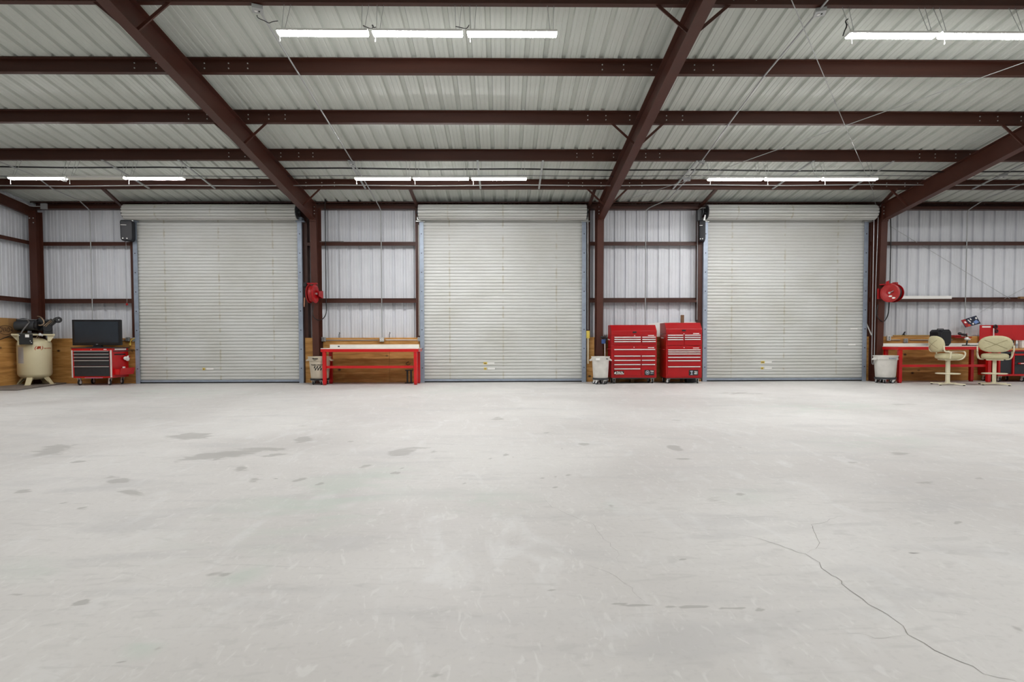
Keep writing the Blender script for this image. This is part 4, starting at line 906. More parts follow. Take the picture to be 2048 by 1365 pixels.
# door pull chains
def pullchain(pts, label, beads=True, m_=CONDUIT, r=.008):
    m = MB().tube(pts, r*.8, 6)
    o = m.build('door_chain', m_, smooth=60); return tag(o, label, 'chain', 'door hand chains')
pullchain([at(1176, 418, -.3), at(1176, 560, -.3), at(1176, 660, -.3)], 'pale hand chain hanging at the right side of the middle door', r=.017)
pullchain([at(1748, 436, -.42), at(1746, 560, -.42), at(1743.5, 717, -.42), at(1744, 728, -.42), at(1746, 730, -.42), at(1748.5, 718, -.42), at(1752, 560, -.42), at(1756.5, 434, -.42)], 'long looped hand chain hanging at the right side of the right door', r=.013)
pullchain([at(252, 484, -.3), at(253, 540, -.3), at(254, 606, -.3)], 'thin release cord with red handle hanging left of the left door', r=.005)
tag(MB().prism([(-.03, 0), (.03, 0), (.012, .06), (-.012, .06)], 'y', -.01, .01).build('cord_handle', REDD, loc=at(254, 611, -.3)), 'small faded red pull handle left of the left door', 'handle')
tag(MB().tube([at(268, 490, -.23), at(269, 560, -.23), at(271, 676, -.23)], .009, 6).build('conduit', CONDUIT, smooth=60), 'thin vertical conduit beside the left guide of the left door', 'conduit')
tag(MB().tube([at(837, 450, -.23), at(838, 560, -.23), at(838.5, 672, -.23)], .012, 6).build('conduit', BOARDW, smooth=60), 'thin vertical conduit beside the left guide of the middle door', 'conduit')
tag(MB().tube(smooth_path([at(1411, 416, -.5), at(1401, 416, -.45), at(1396, 422, -.4), at(1395, 440, -.28), at(1395, 480, -.23), at(1394.5, 560, -.23), at(1394, 640, -.23)], 1), .009, 6).build('conduit', CONDUIT, smooth=60), 'white conduit curving over the black opener beside the right door', 'conduit')

# ---- electric door openers
def opener(label, pxl, pxr, pyt, pyb, Y, yaw, dep, mount):
    a = at(pxl, pyt, Y); b = at(pxr, pyb, Y); xc = (a.x+b.x)/2; w_ = (b.x-a.x)/2; h = a.z-b.z
    t = thing('door_opener', label, 'door opener', (xc, Y+.1, b.z), yaw, 'electric door openers')
    m = MB().prism([(-w_*.82, 0), (w_*.78, -.01), (w_, h*.1), (w_, h*.92), (w_*.85, h), (-w_*.9, h), (-w_, h*.9), (-w_*.95, h*.1)], 'y', -dep/2, dep/2); m.build('cover', NAVYB, t, bev=.025, seg=3)
    MB().box(-w_*.85, w_*.05, -dep/2-.004, -dep/2, h*.74, h*.765).build('white_line', INKW, t)
    for s in (-.55, .1): MB().cyl((w_*s, -dep/2-.006, h*.1), (w_*s, -dep/2, h*.1), .016, 10).build('lamp_lens', WHITE, t)
    MB().prism([(w_*.2, h*.97), (w_*.9, h*.97), (w_*1.1, h*1.28), (w_*.7, h*1.3)], 'y', -.03, .03).build('mount_bracket', STEEL, t); MB().box(-w_*.7, w_*.9, dep/2, dep/2+.06, h*.1, h*.9).build('back_plate', OXIDE, t)
    return t
opener('black electric door opener left of the left roll-up door', 238.5, 262, 440, 481, -.5, math.radians(14), .2, 0)
opener('black electric door opener left of the right roll-up door', 1401, 1413, 441, 482, -.5, math.radians(-18), .22, 0)
p = at(1407, 424, -.5); t = thing('chain_sprocket', 'dark sprocket and chain above the opener left of the right door', 'sprocket', (p.x, -.42, p.z)); m = MB().cyl((-.02, 0, .02), (.0, 0, .02), .11, 22); m.build('sprocket', DGREY, t); MB().bar((-.03, -.05, .05), (-.06, -.08, -.2), .012, .03).bar((-.03, .05, .05), (-.06, -.02, -.2), .012, .03).build('drive_chain', DGREY, t); MB().box(-.14, -.03, -.05, .07, -.22, .06).build('gear_bracket', DGREY, t)

# ---- left corner: mat, compressor, cardboard, cart with television
MTH = .03
mp_ = [(XL+.22, -2.44), (-11.24, -2.44), (-11.86, -.23), (XL+.22, -.23)]
tag(MB().prism(mp_, 'z', 0, MTH).build('floor_mat', MATM, bev=.006), 'worn grey brown mat on the floor under the air compressor', 'mat')
cx_ = at(69.5, 720, -.82); ct = thing('air_compressor', 'cream upright air compressor with black pump on top, left corner', 'air compressor', (cx_.x, -.82, MTH), math.radians(40.5))
KX = 99.0; zC = lambda y: at(70, y, -.82).z-MTH
lx = lambda px: (px-69.5)/KX
R = .352; z0 = zC(760); z1 = zC(676)
prof = [(.02, z0)]+[(R*math.sin(q), z0+.17*(1-math.cos(q))) for q in np.linspace(.15, PI/2, 9)]+[(R, z0+.18), (R+.002, z0+.185), (R+.002, z1-.16), (R, z1-.155)]+[(R*math.cos(q), z1-.155+.155*math.sin(q)) for q in np.linspace(.1, PI/2-.05, 9)]
MB().lathe(prof, 48).build('tank', CREAM, ct, smooth=35)
for q in (-112, -35, 60, 145):
    q = math.radians(q); d = Vector((math.cos(q), math.sin(q), 0)); n = Vector((-d.y, d.x, 0))
    a = d*.25+Vector((0, 0, z0+.1)); b = d*.4; m = MB()
    for s in (-1, 1): m.add([a+n*s*.06, a+n*s*.06-Vector((0, 0, .06)), b+n*s*.045, b+n*s*.045+Vector((0, 0, .03))], [(0, 1, 2, 3)])
    m.bar(a+d*.02, b+d*.005+Vector((0, 0, .01)), .12, .008); m.bar(b-d*.05+Vector((0, 0, .006)), b+d*.06+Vector((0, 0, .006)), .11, .01); m.build('leg', CREAM, ct)
zp = zC(668.5)
pl = MB().box(-.44, .41, -.26, .28, zp-.012, zp); pl.prism([(-.44, zp-.012), (-.44, zp-.03), (-.3, z1-.12), (-.24, z1-.12), (-.3, zp-.012)], 'y', -.2, -.19).prism([(.41, zp-.012), (.4, zp-.05), (.32, z1-.1), (.26, z1-.1), (.26, zp-.012)], 'y', -.22, -.21).box(-.44, .41, -.262, -.254, zp-.04, zp)
pl.build('mounting_plate', CREAM, ct)
# motor, belt guard, pump
mo_a = Vector((-.36, .02, zC(652.5))); mo_b = Vector((.03, -.14, zC(652)))
MB().cyl(mo_a, mo_b, .115, 28).build('motor', DGREY, ct, smooth=40, bev=.02)
dd = (mo_b-mo_a).normalized(); MB().cyl(mo_b, mo_b+dd*.07, .125, 28).build('motor_end', BLACK, ct, smooth=40, bev=.012); MB().box(-.33, .06, -.1, .12, zp, zp+.03).build('motor_base', BLACK, ct)
MB().box(-.34, .36, .08, .2, zC(662), zC(638.5)).build('belt_guard', BLACK, ct, bev=.02)
MB().cyl((-.2, .09, zC(650)), (-.2, .21, zC(650)), .17, 30).build('flywheel', BLACK, ct, smooth=40, bev=.01)
MB().box(.18, .37, -.17, .12, zp, zC(651)).cyl((.27, -.19, zC(657)), (.27, .16, zC(657)), .1, 24).build('crankcase', BLACK, ct, smooth=40, bev=.012)
def fins(p, q, n, rx, m_):
    f = MB(); p = Vector(p); q = Vector(q)
    f.cyl(p, q, rx*.78, 16)
    for k in range(n):
        c = p.lerp(q, (k+.5)/n); d = (q-p).normalized(); f.cyl(c-d*.006, c+d*.006, rx, 16)
    return f.build('finned_cylinder', m_, ct, smooth=40)
fins((.25, -.04, zC(655)), (.40, -.06, zC(640)), 6, .085, mat('sooty cast metal', (84, 82, 76), .5, .3)); fins((.22, -.02, zC(653)), (.12, .03, zC(637)), 5, .08, DGREY)
MB().bar((.38, -.06, zC(643)), (.44, -.07, zC(636.5)), .15, .05).build('cylinder_head', mat('oily cast head', (60, 58, 54), .5, .3), ct, bev=.01)
MB().cyl((.5, -.15, zC(639.5)), (.47, .0, zC(639.5)), .078, 26).build('air_filter', BLACK, ct, smooth=40, bev=.014); MB().cyl((.503, -.166, zC(639.5)), (.5, -.15, zC(639.5)), .016, 10).build('filter_nut', STEEL, ct)
MB().bar((.34, -.08, zC(653)), (.46, -.09, zC(643)), .05, .03).build('intake_neck', BLACK, ct)
BR = mat('tarnished copper', (150, 128, 104), .4, .55)
MB().tube(smooth_path([(.08, -.02, zC(633)), (.14, -.12, zC(634)), (.21, -.16, zC(643)), (.19, -.17, zC(650)), (.1, -.16, zC(652)), (.05, -.12, zC(646))], 2), .017, 8).build('discharge_pipe', BR, ct, smooth=60)
MB().tube(smooth_path([(.19, -.2, zC(653)), (.25, -.2, zC(648)), (.32, -.14, zC(642)), (.36, -.06, zC(640))], 2), .012, 8).build('cooling_pipe', BR, ct, smooth=60); MB().tube(smooth_path([(.23, -.2, zC(654)), (.29, -.2, zC(648)), (.37, -.12, zC(642)), (.4, -.06, zC(640))], 2), .01, 8).build('cooling_pipe', BR, ct, smooth=60)
MB().tube(smooth_path([(-.12, -.12, zC(641)), (-.08, -.2, zC(646)), (-.14, -.28, zC(652)), (-.25, -.33, zC(667)), (-.26, -.34, zC(672))], 2), .017, 8).build('flexible_conduit', mat('grey flex', (96, 94, 92), .5), ct, smooth=60)
bx = MB().box(lx(41), lx(67), -.46, -.34, zC(689.5), zC(669)); bx.build('control_box', INKB, ct, bev=.006)
MB().box(lx(52.5), lx(60), -.463, -.46, zC(675.5), zC(670)).build('white_label', INKW, ct)
for px, py in ((41.5, 672), (62, 682.5), (64, 685.5)): MB().cyl((lx(px), -.468, zC(py)), (lx(px), -.46, zC(py)), .012, 10).build('button', STEEL, ct)
MB().box(lx(38), lx(42), -.37, -.355, zC(691), zC(669)).build('box_bracket', CREAM, ct)
MB().bar((lx(79), -.33, zC(668)), (lx(86), -.3, zC(672)), .06, .05).build('pressure_switch', STEEL, ct, bev=.008); MB().ell((lx(80.5), -.36, zC(670.5)), .035, .03, .03, 12, 8).build('gauge', WHITE, ct)
MB().tube(smooth_path([(lx(67), -.4, zC(677)), (lx(73), -.4, zC(677)), (lx(77), -.36, zC(672)), (lx(81), -.34, zC(670))], 2), .006, 6).build('copper_line', BR, ct); MB().tube(smooth_path([(lx(66), -.4, zC(679)), (lx(75), -.41, zC(679)), (lx(79), -.36, zC(675))], 2), .006, 6).build('copper_line', BR, ct)
# decals on the tank
def onTank(px): return math.asin(max(-1, min(1, lx(px)/R)))
wtext('(', .115, INKR, ct, zC(696), R+.002, onTank(70.5), bold=.002, shear=.25); wtext('IR', .085, INKR, ct, zC(696), R+.002, onTank(77.2), bold=.006, shear=.35, sx=1.15); wtext(')', .115, INKR, ct, zC(696), R+.002, onTank(84), bold=.002, shear=.25)
wtext('Ingersoll Rand', .042, INKR, ct, zC(696.8), R+.002, onTank(96), bold=.0005)
m = MB(); qa, qb = onTank(38), onTank(48.5); n = 6; vs = []
for z in (zC(726.5), zC(694)): vs += [((R+.004)*math.sin(qa+(qb-qa)*i/n), -(R+.004)*math.cos(qa+(qb-qa)*i/n), z) for i in range(n+1)]
m.add(vs, [(i, i+1, n+2+i, n+1+i) for i in range(n)]); m.build('instruction_label', mat('grey label', (186, 182, 178), .6, var=.05), ct)
for k in range(15):
    z = zC(698+k*1.9); m = MB(); q0, q1 = qa+.02, qb-.02-.06*random.random(); vs = []
    for zz in (z-.005, z+.005): vs += [((R+.006)*math.sin(q0+(q1-q0)*i/4), -(R+.006)*math.cos(q0+(q1-q0)*i/4), zz) for i in range(5)]
    m.add(vs, [(i, i+1, 6+i, 5+i) for i in range(4)]); m.build('print_line', INKG, ct)
p0 = atX(0, 688, -12.6); p1 = Vector((-12.55, -1.0, 1.28))
run('power_cord', smooth_path([Vector((-12.62, -1.9, 1.10)), Vector((-12.6, -1.4, 1.17)), Vector((-12.6, -1.05, 1.3)), Vector((-12.55, -.95, 1.33))], 2), .01, CABLE, 'black power cord from the compressor to the left edge', 'cord')
# cardboard carton standing on the ledge of the side wall
ya, yb = -2.6, atX(55, 645, XL+.19).y; zt = atX(5, 636, XL+.19).z
t = thing('cardboard_box', 'brown cardboard box with oval lettering on the ledge behind the compressor', 'box', (XL+.1, (ya+yb)/2, 1.232)); hy = (yb-ya)/2; hz = zt-1.232
MB().box(-.085, .085, -hy, hy, 0, hz).build('carton', CARD, t, bev=.005)
yl = (ya+yb)/2
MB().box(.0855, .0875, -hy, atX(17, 645, XL+.19).y-yl, hz*.62, hz-.003).build('packing_tape', CARDT, t)
pt = atX(11, 660.5, XL+.19); pe = atX(27, 661, XL+.19); cy_ = pt.y-yl
o = text('OVAO', .17, INK, t, (.0885, 0, pt.z-1.232), (PI/2, 0, PI/2), bold=.004)
y1, y2 = atX(-1, 661, XL+.19).y-yl, atX(20, 661, XL+.19).y-yl; xs_ = [v.co.x for v in o.data.vertices]; kx = (y2-y1)/(max(xs_)-min(xs_)); o.location.y = (y1+y2)/2
for v in o.data.vertices: v.co.x *= kx
y3 = atX(25.5, 661, XL+.19).y-yl; cy_ = y1+(y3-y1)*.47; hx = y3-cy_
MB().tube([(.088, cy_+hx*math.cos(q), pt.z-1.232+.115*math.sin(q)) for q in np.linspace(0, 2*PI, 41)[:-1]], .006, 5, True).build('oval_print', INK, t); MB().ell((.088, cy_+hx*.82, pt.z-1.232), .003, .025, .025, 10, 6).build('dot_print', INK, t)

# ---- tool cart with television
Yf = -.95; dep = .62
xl, xr = Xp(143.5, Yf, 730), Xp(224.5, Yf, 730); xc = (xl+xr)/2; hw = (xr-xl)/2
Z = lambda y: at(185, y, Yf).z
X = lambda px: Xp(px, Yf, 730)-xc
c = thing('tool_cart', 'low red tool cart with black drawers carrying a television', 'tool cart', (xc, Yf+dep/2, 0)); yf = -dep/2
zb, zt = Z(756.5), Z(697)
MB().box(-hw, hw, yf, dep/2, zb, zt).build('body', REDB, c, bev=.006)
MB().box(-hw-.012, hw+.03, yf-.012, dep/2+.012, zt, zt+.02).build('top_mat', DGREY, c, bev=.004)
for x0, x1 in ((144, 146.3), (221.3, 224.3)): MB().box(X(x0), X(x1), yf-.022, yf, Z(755.5), Z(701)).build('corner_post', CHROME, c, bev=.006)
for a, b in ((702, 707.5), (708, 714), (714.6, 720.5), (721, 732.6), (733.2, 753)): drawer(c, X(149), X(219.5), Z(a), Z(b), yf, CHAR, STEEL, .02)
MB().cyl((X(183), yf-.006, Z(699.6)), (X(183), yf, Z(699.6)), .011, 10).build('lock', CHROME, c); MB().box(X(208), X(214), yf-.004, yf, Z(700.2), Z(698.6)).build('name_plate', INKW, c); MB().box(X(169), X(205), yf-.004, yf, Z(757), Z(755.6)).build('bottom_strip', mat('violet strip', (190, 120, 150), .5), c)
# right-hand side: push handle, tray, magnets
MB().tube([(hw, yf+.05, Z(703)), (hw+.07, yf+.05, Z(703)), (hw+.07, dep/2-.05, Z(703)), (hw, dep/2-.05, Z(703))], .013, 8).build('push_handle', DGREY, c, smooth=60)
MB().box(hw, hw+.012, yf+.1, dep/2-.1, Z(700.8), Z(698)).build('side_badge', INKW, c); MB().box(hw, hw+.004, yf+.08, dep/2-.12, Z(711), Z(708.5)).build('slot', INKB, c)
tr = MB(); za, zb2 = Z(751), Z(737.5)
tr.box(hw, hw+.14, yf+.06, dep/2-.02, za, za+.006); tr.prism([(hw+.134, za), (hw+.14, za), (hw+.18, zb2), (hw+.172, zb2)], 'y', yf+.06, dep/2-.02).box(hw, hw+.15, yf+.06, yf+.066, za, zb2-.02).box(hw, hw+.15, dep/2-.026, dep/2-.02, za, zb2-.02); tr.build('side_tray', REDB, c)
for sx in (-1, 1):
    for sy in (-1, 1): caster(c, sx*(hw-.12), sy*(dep/2-.08), zb, 1.0 if sx > 0 else .1, .075)
t = thing('paper_towels', 'crumpled white rags on the right side of the tool cart', 'rag', (xc+hw+.055, Yf+dep/2+.12, Z(718)))
MB().ell((0, 0, 0), .03, .08, .05, 10, 6).ell((0, .07, -.03), .03, .07, .05, 10, 6).ell((0, .1, .02), .025, .06, .05, 10, 6).build('rag', INKW, t); MB().ell((.01, .12, .03), .02, .05, .03, 8, 5).build('red_print', REDD, t)
t = thing('paper_cup', 'small white cup standing in the tray of the tool cart', 'cup', (xc+hw+.07, Yf+dep/2+.02, za+.008)); MB().lathe([(.026, 0), (.034, .20), (.03, .20), (.024, .01)], 16).build('cup', WHITE, t, smooth=40); MB().lathe([(.0305, .06), (.0335, .14), (.0338, .14), (.0308, .06)], 16).build('red_band', REDD, t)
# television
Yt = -.72; a = at(147.5, 640, Yt); b = at(241.5, 691, Yt); xc2 = (a.x+b.x)/2; hw2 = (b.x-a.x)/2; h = a.z-b.z; zb_ = b.z; zs = zt+.021
t = thing('television', 'black flat television standing on the red tool cart', 'television', (xc2, Yt, zs), math.radians(4))
MB().box(-hw2, hw2, -.03, .04, zb_-zs, zb_-zs+h).build('bezel', mat('black gloss bezel', (10, 10, 12), .3), t, bev=.008); MB().box(-hw2+.06, hw2-.06, -.033, -.03, zb_-zs+.07, zb_-zs+h-.05).build('screen', SCREEN, t); MB().box(-hw2*.6, hw2*.6, .04, .09, zb_-zs+.1, zb_-zs+h-.1).build('back_cover', BLACK, t, bev=.02)
MB().prism([(-.09, zb_-zs+.03), (.09, zb_-zs+.03), (.11, .012), (-.11, .012)], 'y', -.01, .05).build('stand_neck', BLACK, t); MB().lathe([(.25, 0), (.25, .008), (.22, .014), (.05, .02)], 30, (0, .01, 0), 1.2, .6).build('stand_base', NAVYB, t, smooth=40); MB().box(-.02, .03, -.034, -.03, zb_-zs+.02, zb_-zs+.035).build('maker_badge', INKG, t)

# ---- right end: stools, speaker, poster, bits on the bench, workstation
def stool(label, px, Y, yaw, ring_yaw, base_yaw):
    p = at(px, 768, Y); t = thing('swivel_chair', label, 'chair', (p.x, Y, 0), yaw, 'cream swivel bar chairs')   # local +y is the way it faces
    Zs = lambda y: at(px, y, Y).z
    zs_, zu = Zs(719.5), Zs(707)
    MB().ell((0, .02, (zs_+zu)/2), .265, .25, (zu-zs_)/2, 28, 10, .55).build('seat', CREAMV, t, smooth=60); MB().box(-.16, .16, -.15, .17, zs_-.02, zs_+.01).build('seat_pan', CREAMP, t)
    zb0, zb1 = Zs(704.5), Zs(673.5); m = MB().ell((0, 0, 0), .325, .06, (zb1-zb0)/2*.94, 32, 12, .66)
    for i, (x, y, z) in enumerate(m.v): m.v[i] = (x*(1-.10*abs(z)/.19), y-.30+.5*x*x-.12*z, z+(zb0+zb1)/2+(.03 if z > 0 else -.02)*(1-(x/.345)**2))
    bo = m.build('backrest', CREAMV, t, smooth=60)
    zm = (zb0+zb1)/2
    for sx in (-1, 1):
        pts = [(sx*.06*k, -.30-.071+.5*(.06*k)**2-.12*(zo), zm+zo) for k, zo in [(k, (.125-.028*k)) for k in range(0, 6)]]
        for sg in (1, -1):
            q = [(sx*x, -.372+.5*x*x-.12*(sg*z_)-.0005+.012*abs(z_)/.14, zm+sg*z_) for x, z_ in ((.0, .0), (.07, .036), (.14, .072), (.21, .104))]
            MB().tube(q, .0035, 5).build('seam', mat('seam thread', (150, 140, 104), .7), bo)
    # side frames with armrests
    for s in (-1, 1):
        m = MB().tube(smooth_path([(s*.335, -.26, zb0+.16), (s*.335, -.25, zb0+.03), (s*.33, -.2, zb0-.0), (s*.33, .1, zb0+.025), (s*.33, .2, zb0+.01), (s*.325, .2, zs_+.09), (s*.3, .14, zs_+.01), (s*.2, .1, zs_)], 2), .017, 8); m.tube(smooth_path([(s*.33, -.1, zb0), (s*.32, -.1, zs_+.1), (s*.29, -.1, zs_+.03)], 1), .016, 8); m.build('arm_frame', CREAMP, t, smooth=60)
        MB().ell((s*.33, .02, zb0+.03), .028, .16, .016, 12, 6, .7).build('arm_pad', PALLET, t, smooth=60)
    MB().bar((0, 0, .05), (0, 0, zs_-.01), .075, .075).build('post', CREAMP, t, bev=.008); MB().box(-.045, .045, -.045, .045, .03, .075).build('hub', CREAMP, t)
    zr_ = Zs(747.5); m = MB()
    m.tube([(.24*math.cos(q), .24*math.sin(q), zr_) for q in np.linspace(0, 2*PI, 33)[:-1]], .013, 8, True); m.bar((-.235, 0, zr_), (.235, 0, zr_), .03, .015).bar((0, -.235, zr_), (0, .235, zr_), .03, .015); m.build('footrest', CREAMP, t, smooth=60)
    for k in range(4):
        q = base_yaw+k*PI/2; d = Vector((math.cos(q), math.sin(q), 0)); l = MB().bar(d*.04+Vector((0, 0, .045)), d*.37+Vector((0, 0, .035)), .055, .028).build('leg', CREAMP, t, bev=.006)
        MB().cyl(d*.345, d*.345+Vector((0, 0, .022)), .022, 10).build('glide', RUBBER, l)
    return t
stool('cream swivel bar chair turned sideways in front of the black speaker', 1895, -1.75, math.radians(-103), 0, math.radians(40))
stool('cream swivel bar chair with its padded back to the viewer', 1988, -1.8, math.radians(-40), 0, math.radians(-38))
zb2t = BT2[1]
xs0 = Xp(1893, -.98, 680); hs = at(1893, 657.5, -.9).z-zb2t-.03
t = thing('party_speaker', 'black loudspeaker box with chamfered corners on the right workbench', 'speaker', (xs0, -.77, zb2t+.002))
MB().box(-.17, .17, -.2, .2, .012, hs).build('cabinet', NAVYB, t, bev=.055, seg=1)
oc = [(-.15, .07), (-.1, .03), (.1, .03), (.15, .07), (.15, hs-.07), (.1, hs-.03), (-.1, hs-.03), (-.15, hs-.07)]
MB().tube([(x*.82, -.203, z*.9+.02) for x, z in oc], .006, 5, True).build('trim_line', DGREY, t); MB().prism([(x*.74, z*.84+.035) for x, z in oc], 'y', -.206, -.199).build('grille', BLACK, t)
MB().tube([(-.17, -.14, hs*.8), (-.174, -.14, hs*.86), (-.174, .1, hs*.86), (-.17, .1, hs*.8)], .008, 5).build('side_trim', DGREY, t); MB().tube([(-.08, .0, hs-.005), (-.08, .0, hs+.02), (.08, 0, hs+.02), (.08, 0, hs-.005)], .012, 6).build('carry_handle', NAVYB, t)
for x in (-.1, .1): MB().box(x-.03, x+.03, -.13, .13, -.001, .014).build('foot', RUBBER, t)
# tilted printed panel on the wall
cn = [at(x, y, -.245) for x, y in ((1922, 641), (1952.5, 631.5), (1961.5, 647.5), (1931, 655.5))]
c0 = sum(cn, Vector())/4
t = thing('printed_panel', 'tilted dark blue and red printed panel on the wall above the workbench', 'picture', (c0.x, -.245, c0.z))
rl = [v-c0 for v in cn]; MB().prism([(v.x, v.z) for v in rl], 'y', 0, .006).build('panel', mat('navy print', (28, 34, 56), .4, var=.5, scale=9), t)
def onp(u, v): return rl[0].lerp(rl[1], u).lerp(rl[3].lerp(rl[2], u), v)
def patch(pts, m_, dy=-.0015): MB().prism([(onp(u, v).x, onp(u, v).z) for u, v in pts], 'y', dy, 0).build('print_patch', m_, t)
patch([(0, 0), (.26, 0), (.3, 1), (.06, 1)], mat('red print patch', (160, 36, 40), .5)); patch([(.1, .3), (.2, .25), (.24, .5), (.12, .5)], INKW, -.003); patch([(.36, .2), (.42, .15), (.5, .55), (.44, .6)], INKW); patch([(.52, .12), (.6, .1), (.62, .3), (.54, .32)], INKW)
patch([(.85, .2), (.96, .15), (.96, .35), (.86, .4)], INKW); patch([(.62, .6), (.86, .45), (.96, .8), (.7, .9)], mat('pale blue patch', (120, 150, 205), .5)); patch([(.5, .75), (.6, .68), (.62, .84), (.52, .92)], INKW); patch([(.2, .8), (.34, .7), (.4, .95), (.22, 1)], mat('orange red patch', (200, 70, 44), .5), -.003)
# red tray shelf on the wall with a grinder
p = at(1921, 674, -.3); w_ = (Xp(1937, -.3, 674)-Xp(1904, -.3, 674))/2
t = thing('red_wall_shelf', 'small red steel shelf on the plywood beside the black speaker', 'shelf', (Xp(1920.5, -.3, 674), -.21, p.z)); MB().box(-w_, w_, -.2, 0, -.012, 0).box(-w_, w_, -.2, -.194, -.03, 0).build('shelf', REDB, t)
t = thing('red_case', 'low red case on the small red wall shelf', 'case', (Xp(1910, -.3, 670), -.31, p.z+.002)); MB().box(-.08, .11, -.07, .07, 0, .045).build('case_shell', REDD, t, bev=.01); MB().box(-.05, .07, -.072, -.07, .018, .03).build('clasp', RED, t)
t = thing('angle_grinder', 'black angle grinder on the small red wall shelf', 'grinder', (Xp(1924.5, -.3, 668), -.31, p.z+.002)); MB().cyl((-.1, 0, .07), (.1, 0, .05), .032, 14).build('body', BLACK, t, smooth=40, bev=.01); MB().ell((-.08, 0, .09), .05, .04, .035, 12, 8).build('head', DGREY, t); MB().cyl((-.09, 0, .0), (-.09, 0, .012), .06, 20).cyl((-.09, 0, .012), (-.09, 0, .06), .02, 12).build('disc', DGREY, t)
t = thing('marker_tin', 'dark marker standing at the end of the small red wall shelf', 'marker', (Xp(1936, -.3, 672), -.26, p.z+.002)); MB().cyl((0, 0, 0), (0, 0, .06), .014, 10).build('barrel', INKB, t); MB().cyl((0, 0, .06), (0, 0, .09), .011, 10).build('cap', RED, t)
# small work lamp with clamp on the bench
t = thing('work_lamp', 'small silver clamp lamp standing on the right workbench', 'lamp', (Xp(1933, -.72, 690), -.72, zb2t+.002)); MB().box(-.09, .05, -.05, .05, 0, .03).build('base', BLACK, t, bev=.006); MB().bar((0, 0, .03), (.02, 0, .15), .016, .03).build('arm', BLACK, t); MB().ell((-.01, -.02, .19), .06, .05, .045, 14, 8).build('head', CHROME, t, smooth=60); MB().ell((.07, -.01, .17), .022, .02, .022, 10, 6).build('knob', WHITE, t)
t = thing('drill_bit_case', 'flat black case of bits on the right workbench', 'case', (Xp(1950, -.75, 692), -.75, zb2t+.002)); MB().box(-.1, .1, -.06, .06, 0, .022).build('case_shell', BLACK, t, bev=.005); MB().box(-.03, .03, -.062, -.06, .008, .016).build('clasp', DGREY, t)
# pole on the girt
a = at(1797, 597, -.22); b = at(1905, 597.5, -.22)
tag(MB().box(0, b.x-a.x, -.05, .05, 0, .085).build('white_channel', WHITE, loc=(a.x, -.15, 2.266), bev=.006), 'long white square channel lying on the lower girt beside the hose reel', 'channel')
p = at(2044, 600, -.2); tag(MB().box(-.03, .4, -.04, .04, 0, .06).build('timber_offcut', PALLET, loc=(p.x, -.14, 2.266)), 'short timber offcut on the lower girt at the right edge', 'offcut')
# grease gun and fittings on the ledge
a = at(1731.5, 634, -.3); b = at(1747, 668, -.3)
t = thing('pry_lever', 'white lever with black grip leaning beside the right door guide', 'lever', (b.x, -.24, 1.235)); v = Vector((a.x-b.x, 0.03, a.z-1.235)); MB().cyl((0, 0, .0), v*.8, .016, 10).build('bar', WHITE, t, smooth=50); MB().cyl(v*.78, v, .024, 10).build('grip', BLACK, t, smooth=50, bev=.006); MB().ell((0, 0, .02), .03, .03, .03, 10, 6).build('joint', BLACK, t)
t = thing('metal_fittings', 'small pile of bright metal fittings on the ledge beside the right door', 'fittings', (Xp(1738, -.1, 668), -.1, 1.232)); MB().cyl((-.1, 0, .025), (.08, .01, .03), .025, 10).build('pipe_piece', STEEL, t, smooth=40); MB().cyl((.03, -.03, .0), (.06, .02, .14), .03, 10).build('elbow_piece', GALV, t, smooth=40); MB().ell((.0, .02, .06), .05, .04, .035, 10, 6).build('valve_body', CHROME, t)

# ---- red workstation at the right edge
Yf = -.86; dep = .62; xl = Xp(1996.5, Yf, 730); W = 1.75
Z = lambda y: at(2030, y, Yf).z
t = thing('workstation', 'red rolling workstation with wooden top and red back panel at the right edge', 'workstation', (xl+W/2, Yf+dep/2, 0)); hw = W/2; yf = -dep/2
zt = Z(697.5); zb = Z(752.5)
MB().box(-hw-.02, hw+.02, yf-.02, dep/2, zt-.04, zt).build('wooden_top', TOPWOOD, t, bev=.005)
MB().box(-hw, hw, yf, dep/2, zt-.075, zt-.041).build('upper_rail', REDB, t)
MB().box(-hw, hw, yf, dep/2, zb, zb+.05).build('lower_rail', REDB, t, bev=.004)
X = lambda px: Xp(px, Yf, 730)-(xl+W/2)
for x0, x1 in ((X(1997), X(2001)), (X(2026), X(2029)), (hw-.06, hw)): MB().box(x0, x1, yf, yf+.04, zb+.05, zt-.076).build('upright', REDB, t)
MB().box(-hw, -hw+.012, yf+.04, dep/2, zb+.05, zt-.076).build('side_panel', RED, t); MB().box(-hw+.013, hw-.013, dep/2-.012, dep/2, zb+.05, zt-.076).build('rear_panel', RED, t)
MB().box(X(2029), hw-.06, yf, yf+.03, Z(711.5), Z(708)).build('cross_rail', REDB, t)
MB().box(X(2001.5), X(2025.5), yf+.03, yf+.07, zb+.052, Z(712)).build('door_panel', CHAR, t, bev=.006)
MB().box(X(2001.5), hw-.1, yf+.01, yf+.3, Z(708), zt-.078).build('top_drawer', CHAR, t, bev=.005)
for a, b in ((712.5, 716.5), (717, 721.5), (722, 729), (729.7, 748.5)): drawer(t, X(2030), hw-.065, Z(a), Z(b), yf+.02, CHAR, DGREY, .012)
MB().box(X(2036), X(2060), yf-.02, yf+.008, Z(729), Z(726)).build('pull_bar', REDB, t, bev=.004); MB().box(X(2040), X(2056), yf-.0215, yf-.02, Z(728.2), Z(726.8)).build('pull_print', INKW, t)
for x in (-hw+.12, -.12, hw-.12):
    for y in (yf+.08, dep/2-.08): caster(t, x, y, zb, random.uniform(-.6, 1.2), .06)
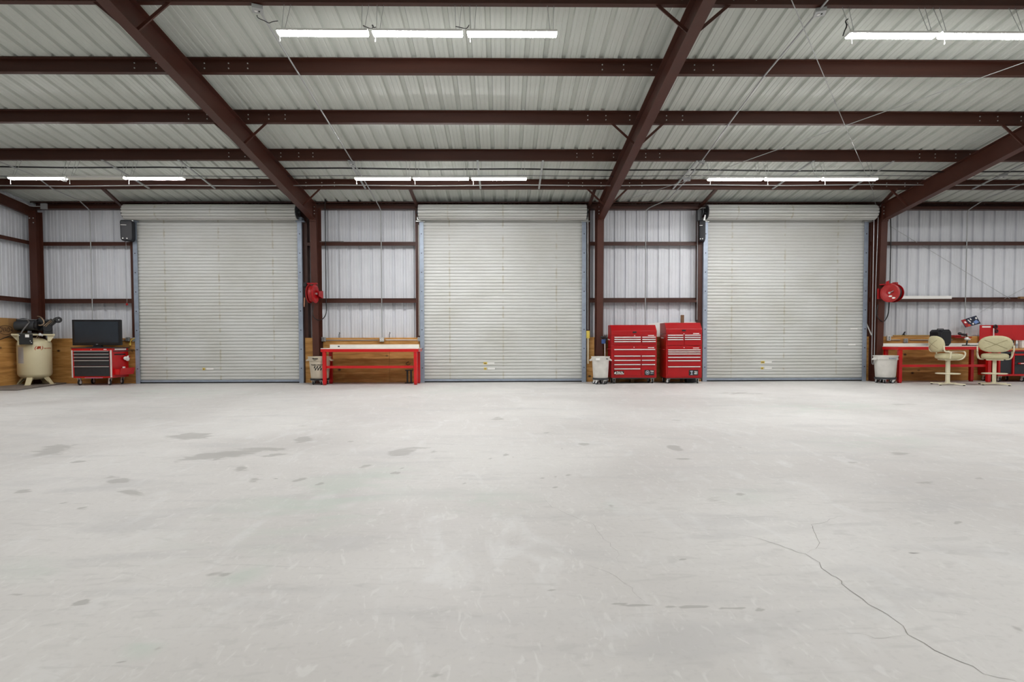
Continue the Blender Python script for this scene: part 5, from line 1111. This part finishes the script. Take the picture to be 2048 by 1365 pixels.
# pegboard back panel
bz = at(2000, 650.5, Yf+dep-.05).z
MB().box(-hw, hw, dep/2-.035, dep/2-.02, zt+.22, bz).build('back_panel', REDB, t, bev=.004); MB().box(-hw, -hw+.05, dep/2-.04, dep/2-.01, zt+.001, zt+.22).build('panel_post', REDB, t); MB().box(hw-.05, hw, dep/2-.04, dep/2-.01, zt+.001, zt+.22).build('panel_post', REDB, t)
MB().box(-hw+.06, -hw+.30, dep/2-.039, dep/2-.036, bz-.07, bz-.03).build('torn_sticker', INKW, t)
# things on it
Yo = Yf+.35
def canpx(px): return Xp(px, Yo, 695)
tw = zt+.002
s_ = thing('tape_rolls', 'two black rolls hanging on the red back panel', 'tape roll', (Xp(1994, Yf+dep-.1, 655), Yf+dep-.065, 0)); zz = at(1994, 654, Yf+dep-.1).z
for k, (dx, dz, r_) in enumerate(((-.01, 0, .06), (.02, -.12, .05))): MB().tube([(dx+r_*.75*math.cos(q), 0, zz+dz+r_*.75*math.sin(q)) for q in np.linspace(0, 2*PI, 21)[:-1]], r_*.3, 8, True).build('roll', BLACK, s_, smooth=60)
s_ = thing('white_stick', 'white rod leaning on the red back panel behind the second chair', 'rod', (Xp(1987, Yf+dep-.1, 660), Yf+dep-.12, tw)); MB().bar((0, 0, 0), (.03, .05, at(1988, 657, Yf+dep-.1).z-tw), .022, .012).build('rod', WHITE, s_); MB().cyl((0, 0, 0), (0, 0, .05), .016, 8).build('cap', REDD, s_)
def can(px, r_, h_, label, m_, cap, name='spray_can', dy=0):
    c_ = thing(name, label, 'can', (canpx(px), Yo+dy, tw)); MB().lathe([(r_, 0), (r_, h_*.78), (r_*.75, h_*.86), (r_*.3, h_*.87)], 18).build('can', m_, c_, smooth=40); MB().cyl((0, 0, h_*.86), (0, 0, h_), r_*.5, 12).build('cap', cap, c_); MB().lathe([(r_*1.01, h_*.25), (r_*1.01, h_*.55)], 18).build('label_band', INKG, c_)
can(2025, .03, .26, 'dark spray can on the workstation right of the second chair', BLACK, RED); can(2033, .034, .22, 'silver spray can beside the white tub on the workstation', STEEL, WHITE)
can(1961, .06, .17, 'pale blue-grey tub on the workstation left of the second chair', GALV, GALV, 'paint_tub', .05)
c_ = thing('white_tub', 'white plastic tub on the workstation at the right edge', 'tub', (canpx(2045), Yo, tw)); MB().box(-.09, .12, -.08, .08, 0, .2).build('tub', WHITE, c_, bev=.02); MB().box(-.095, .125, -.085, .085, .2, .215).build('lid', WHITE, c_, bev=.005)
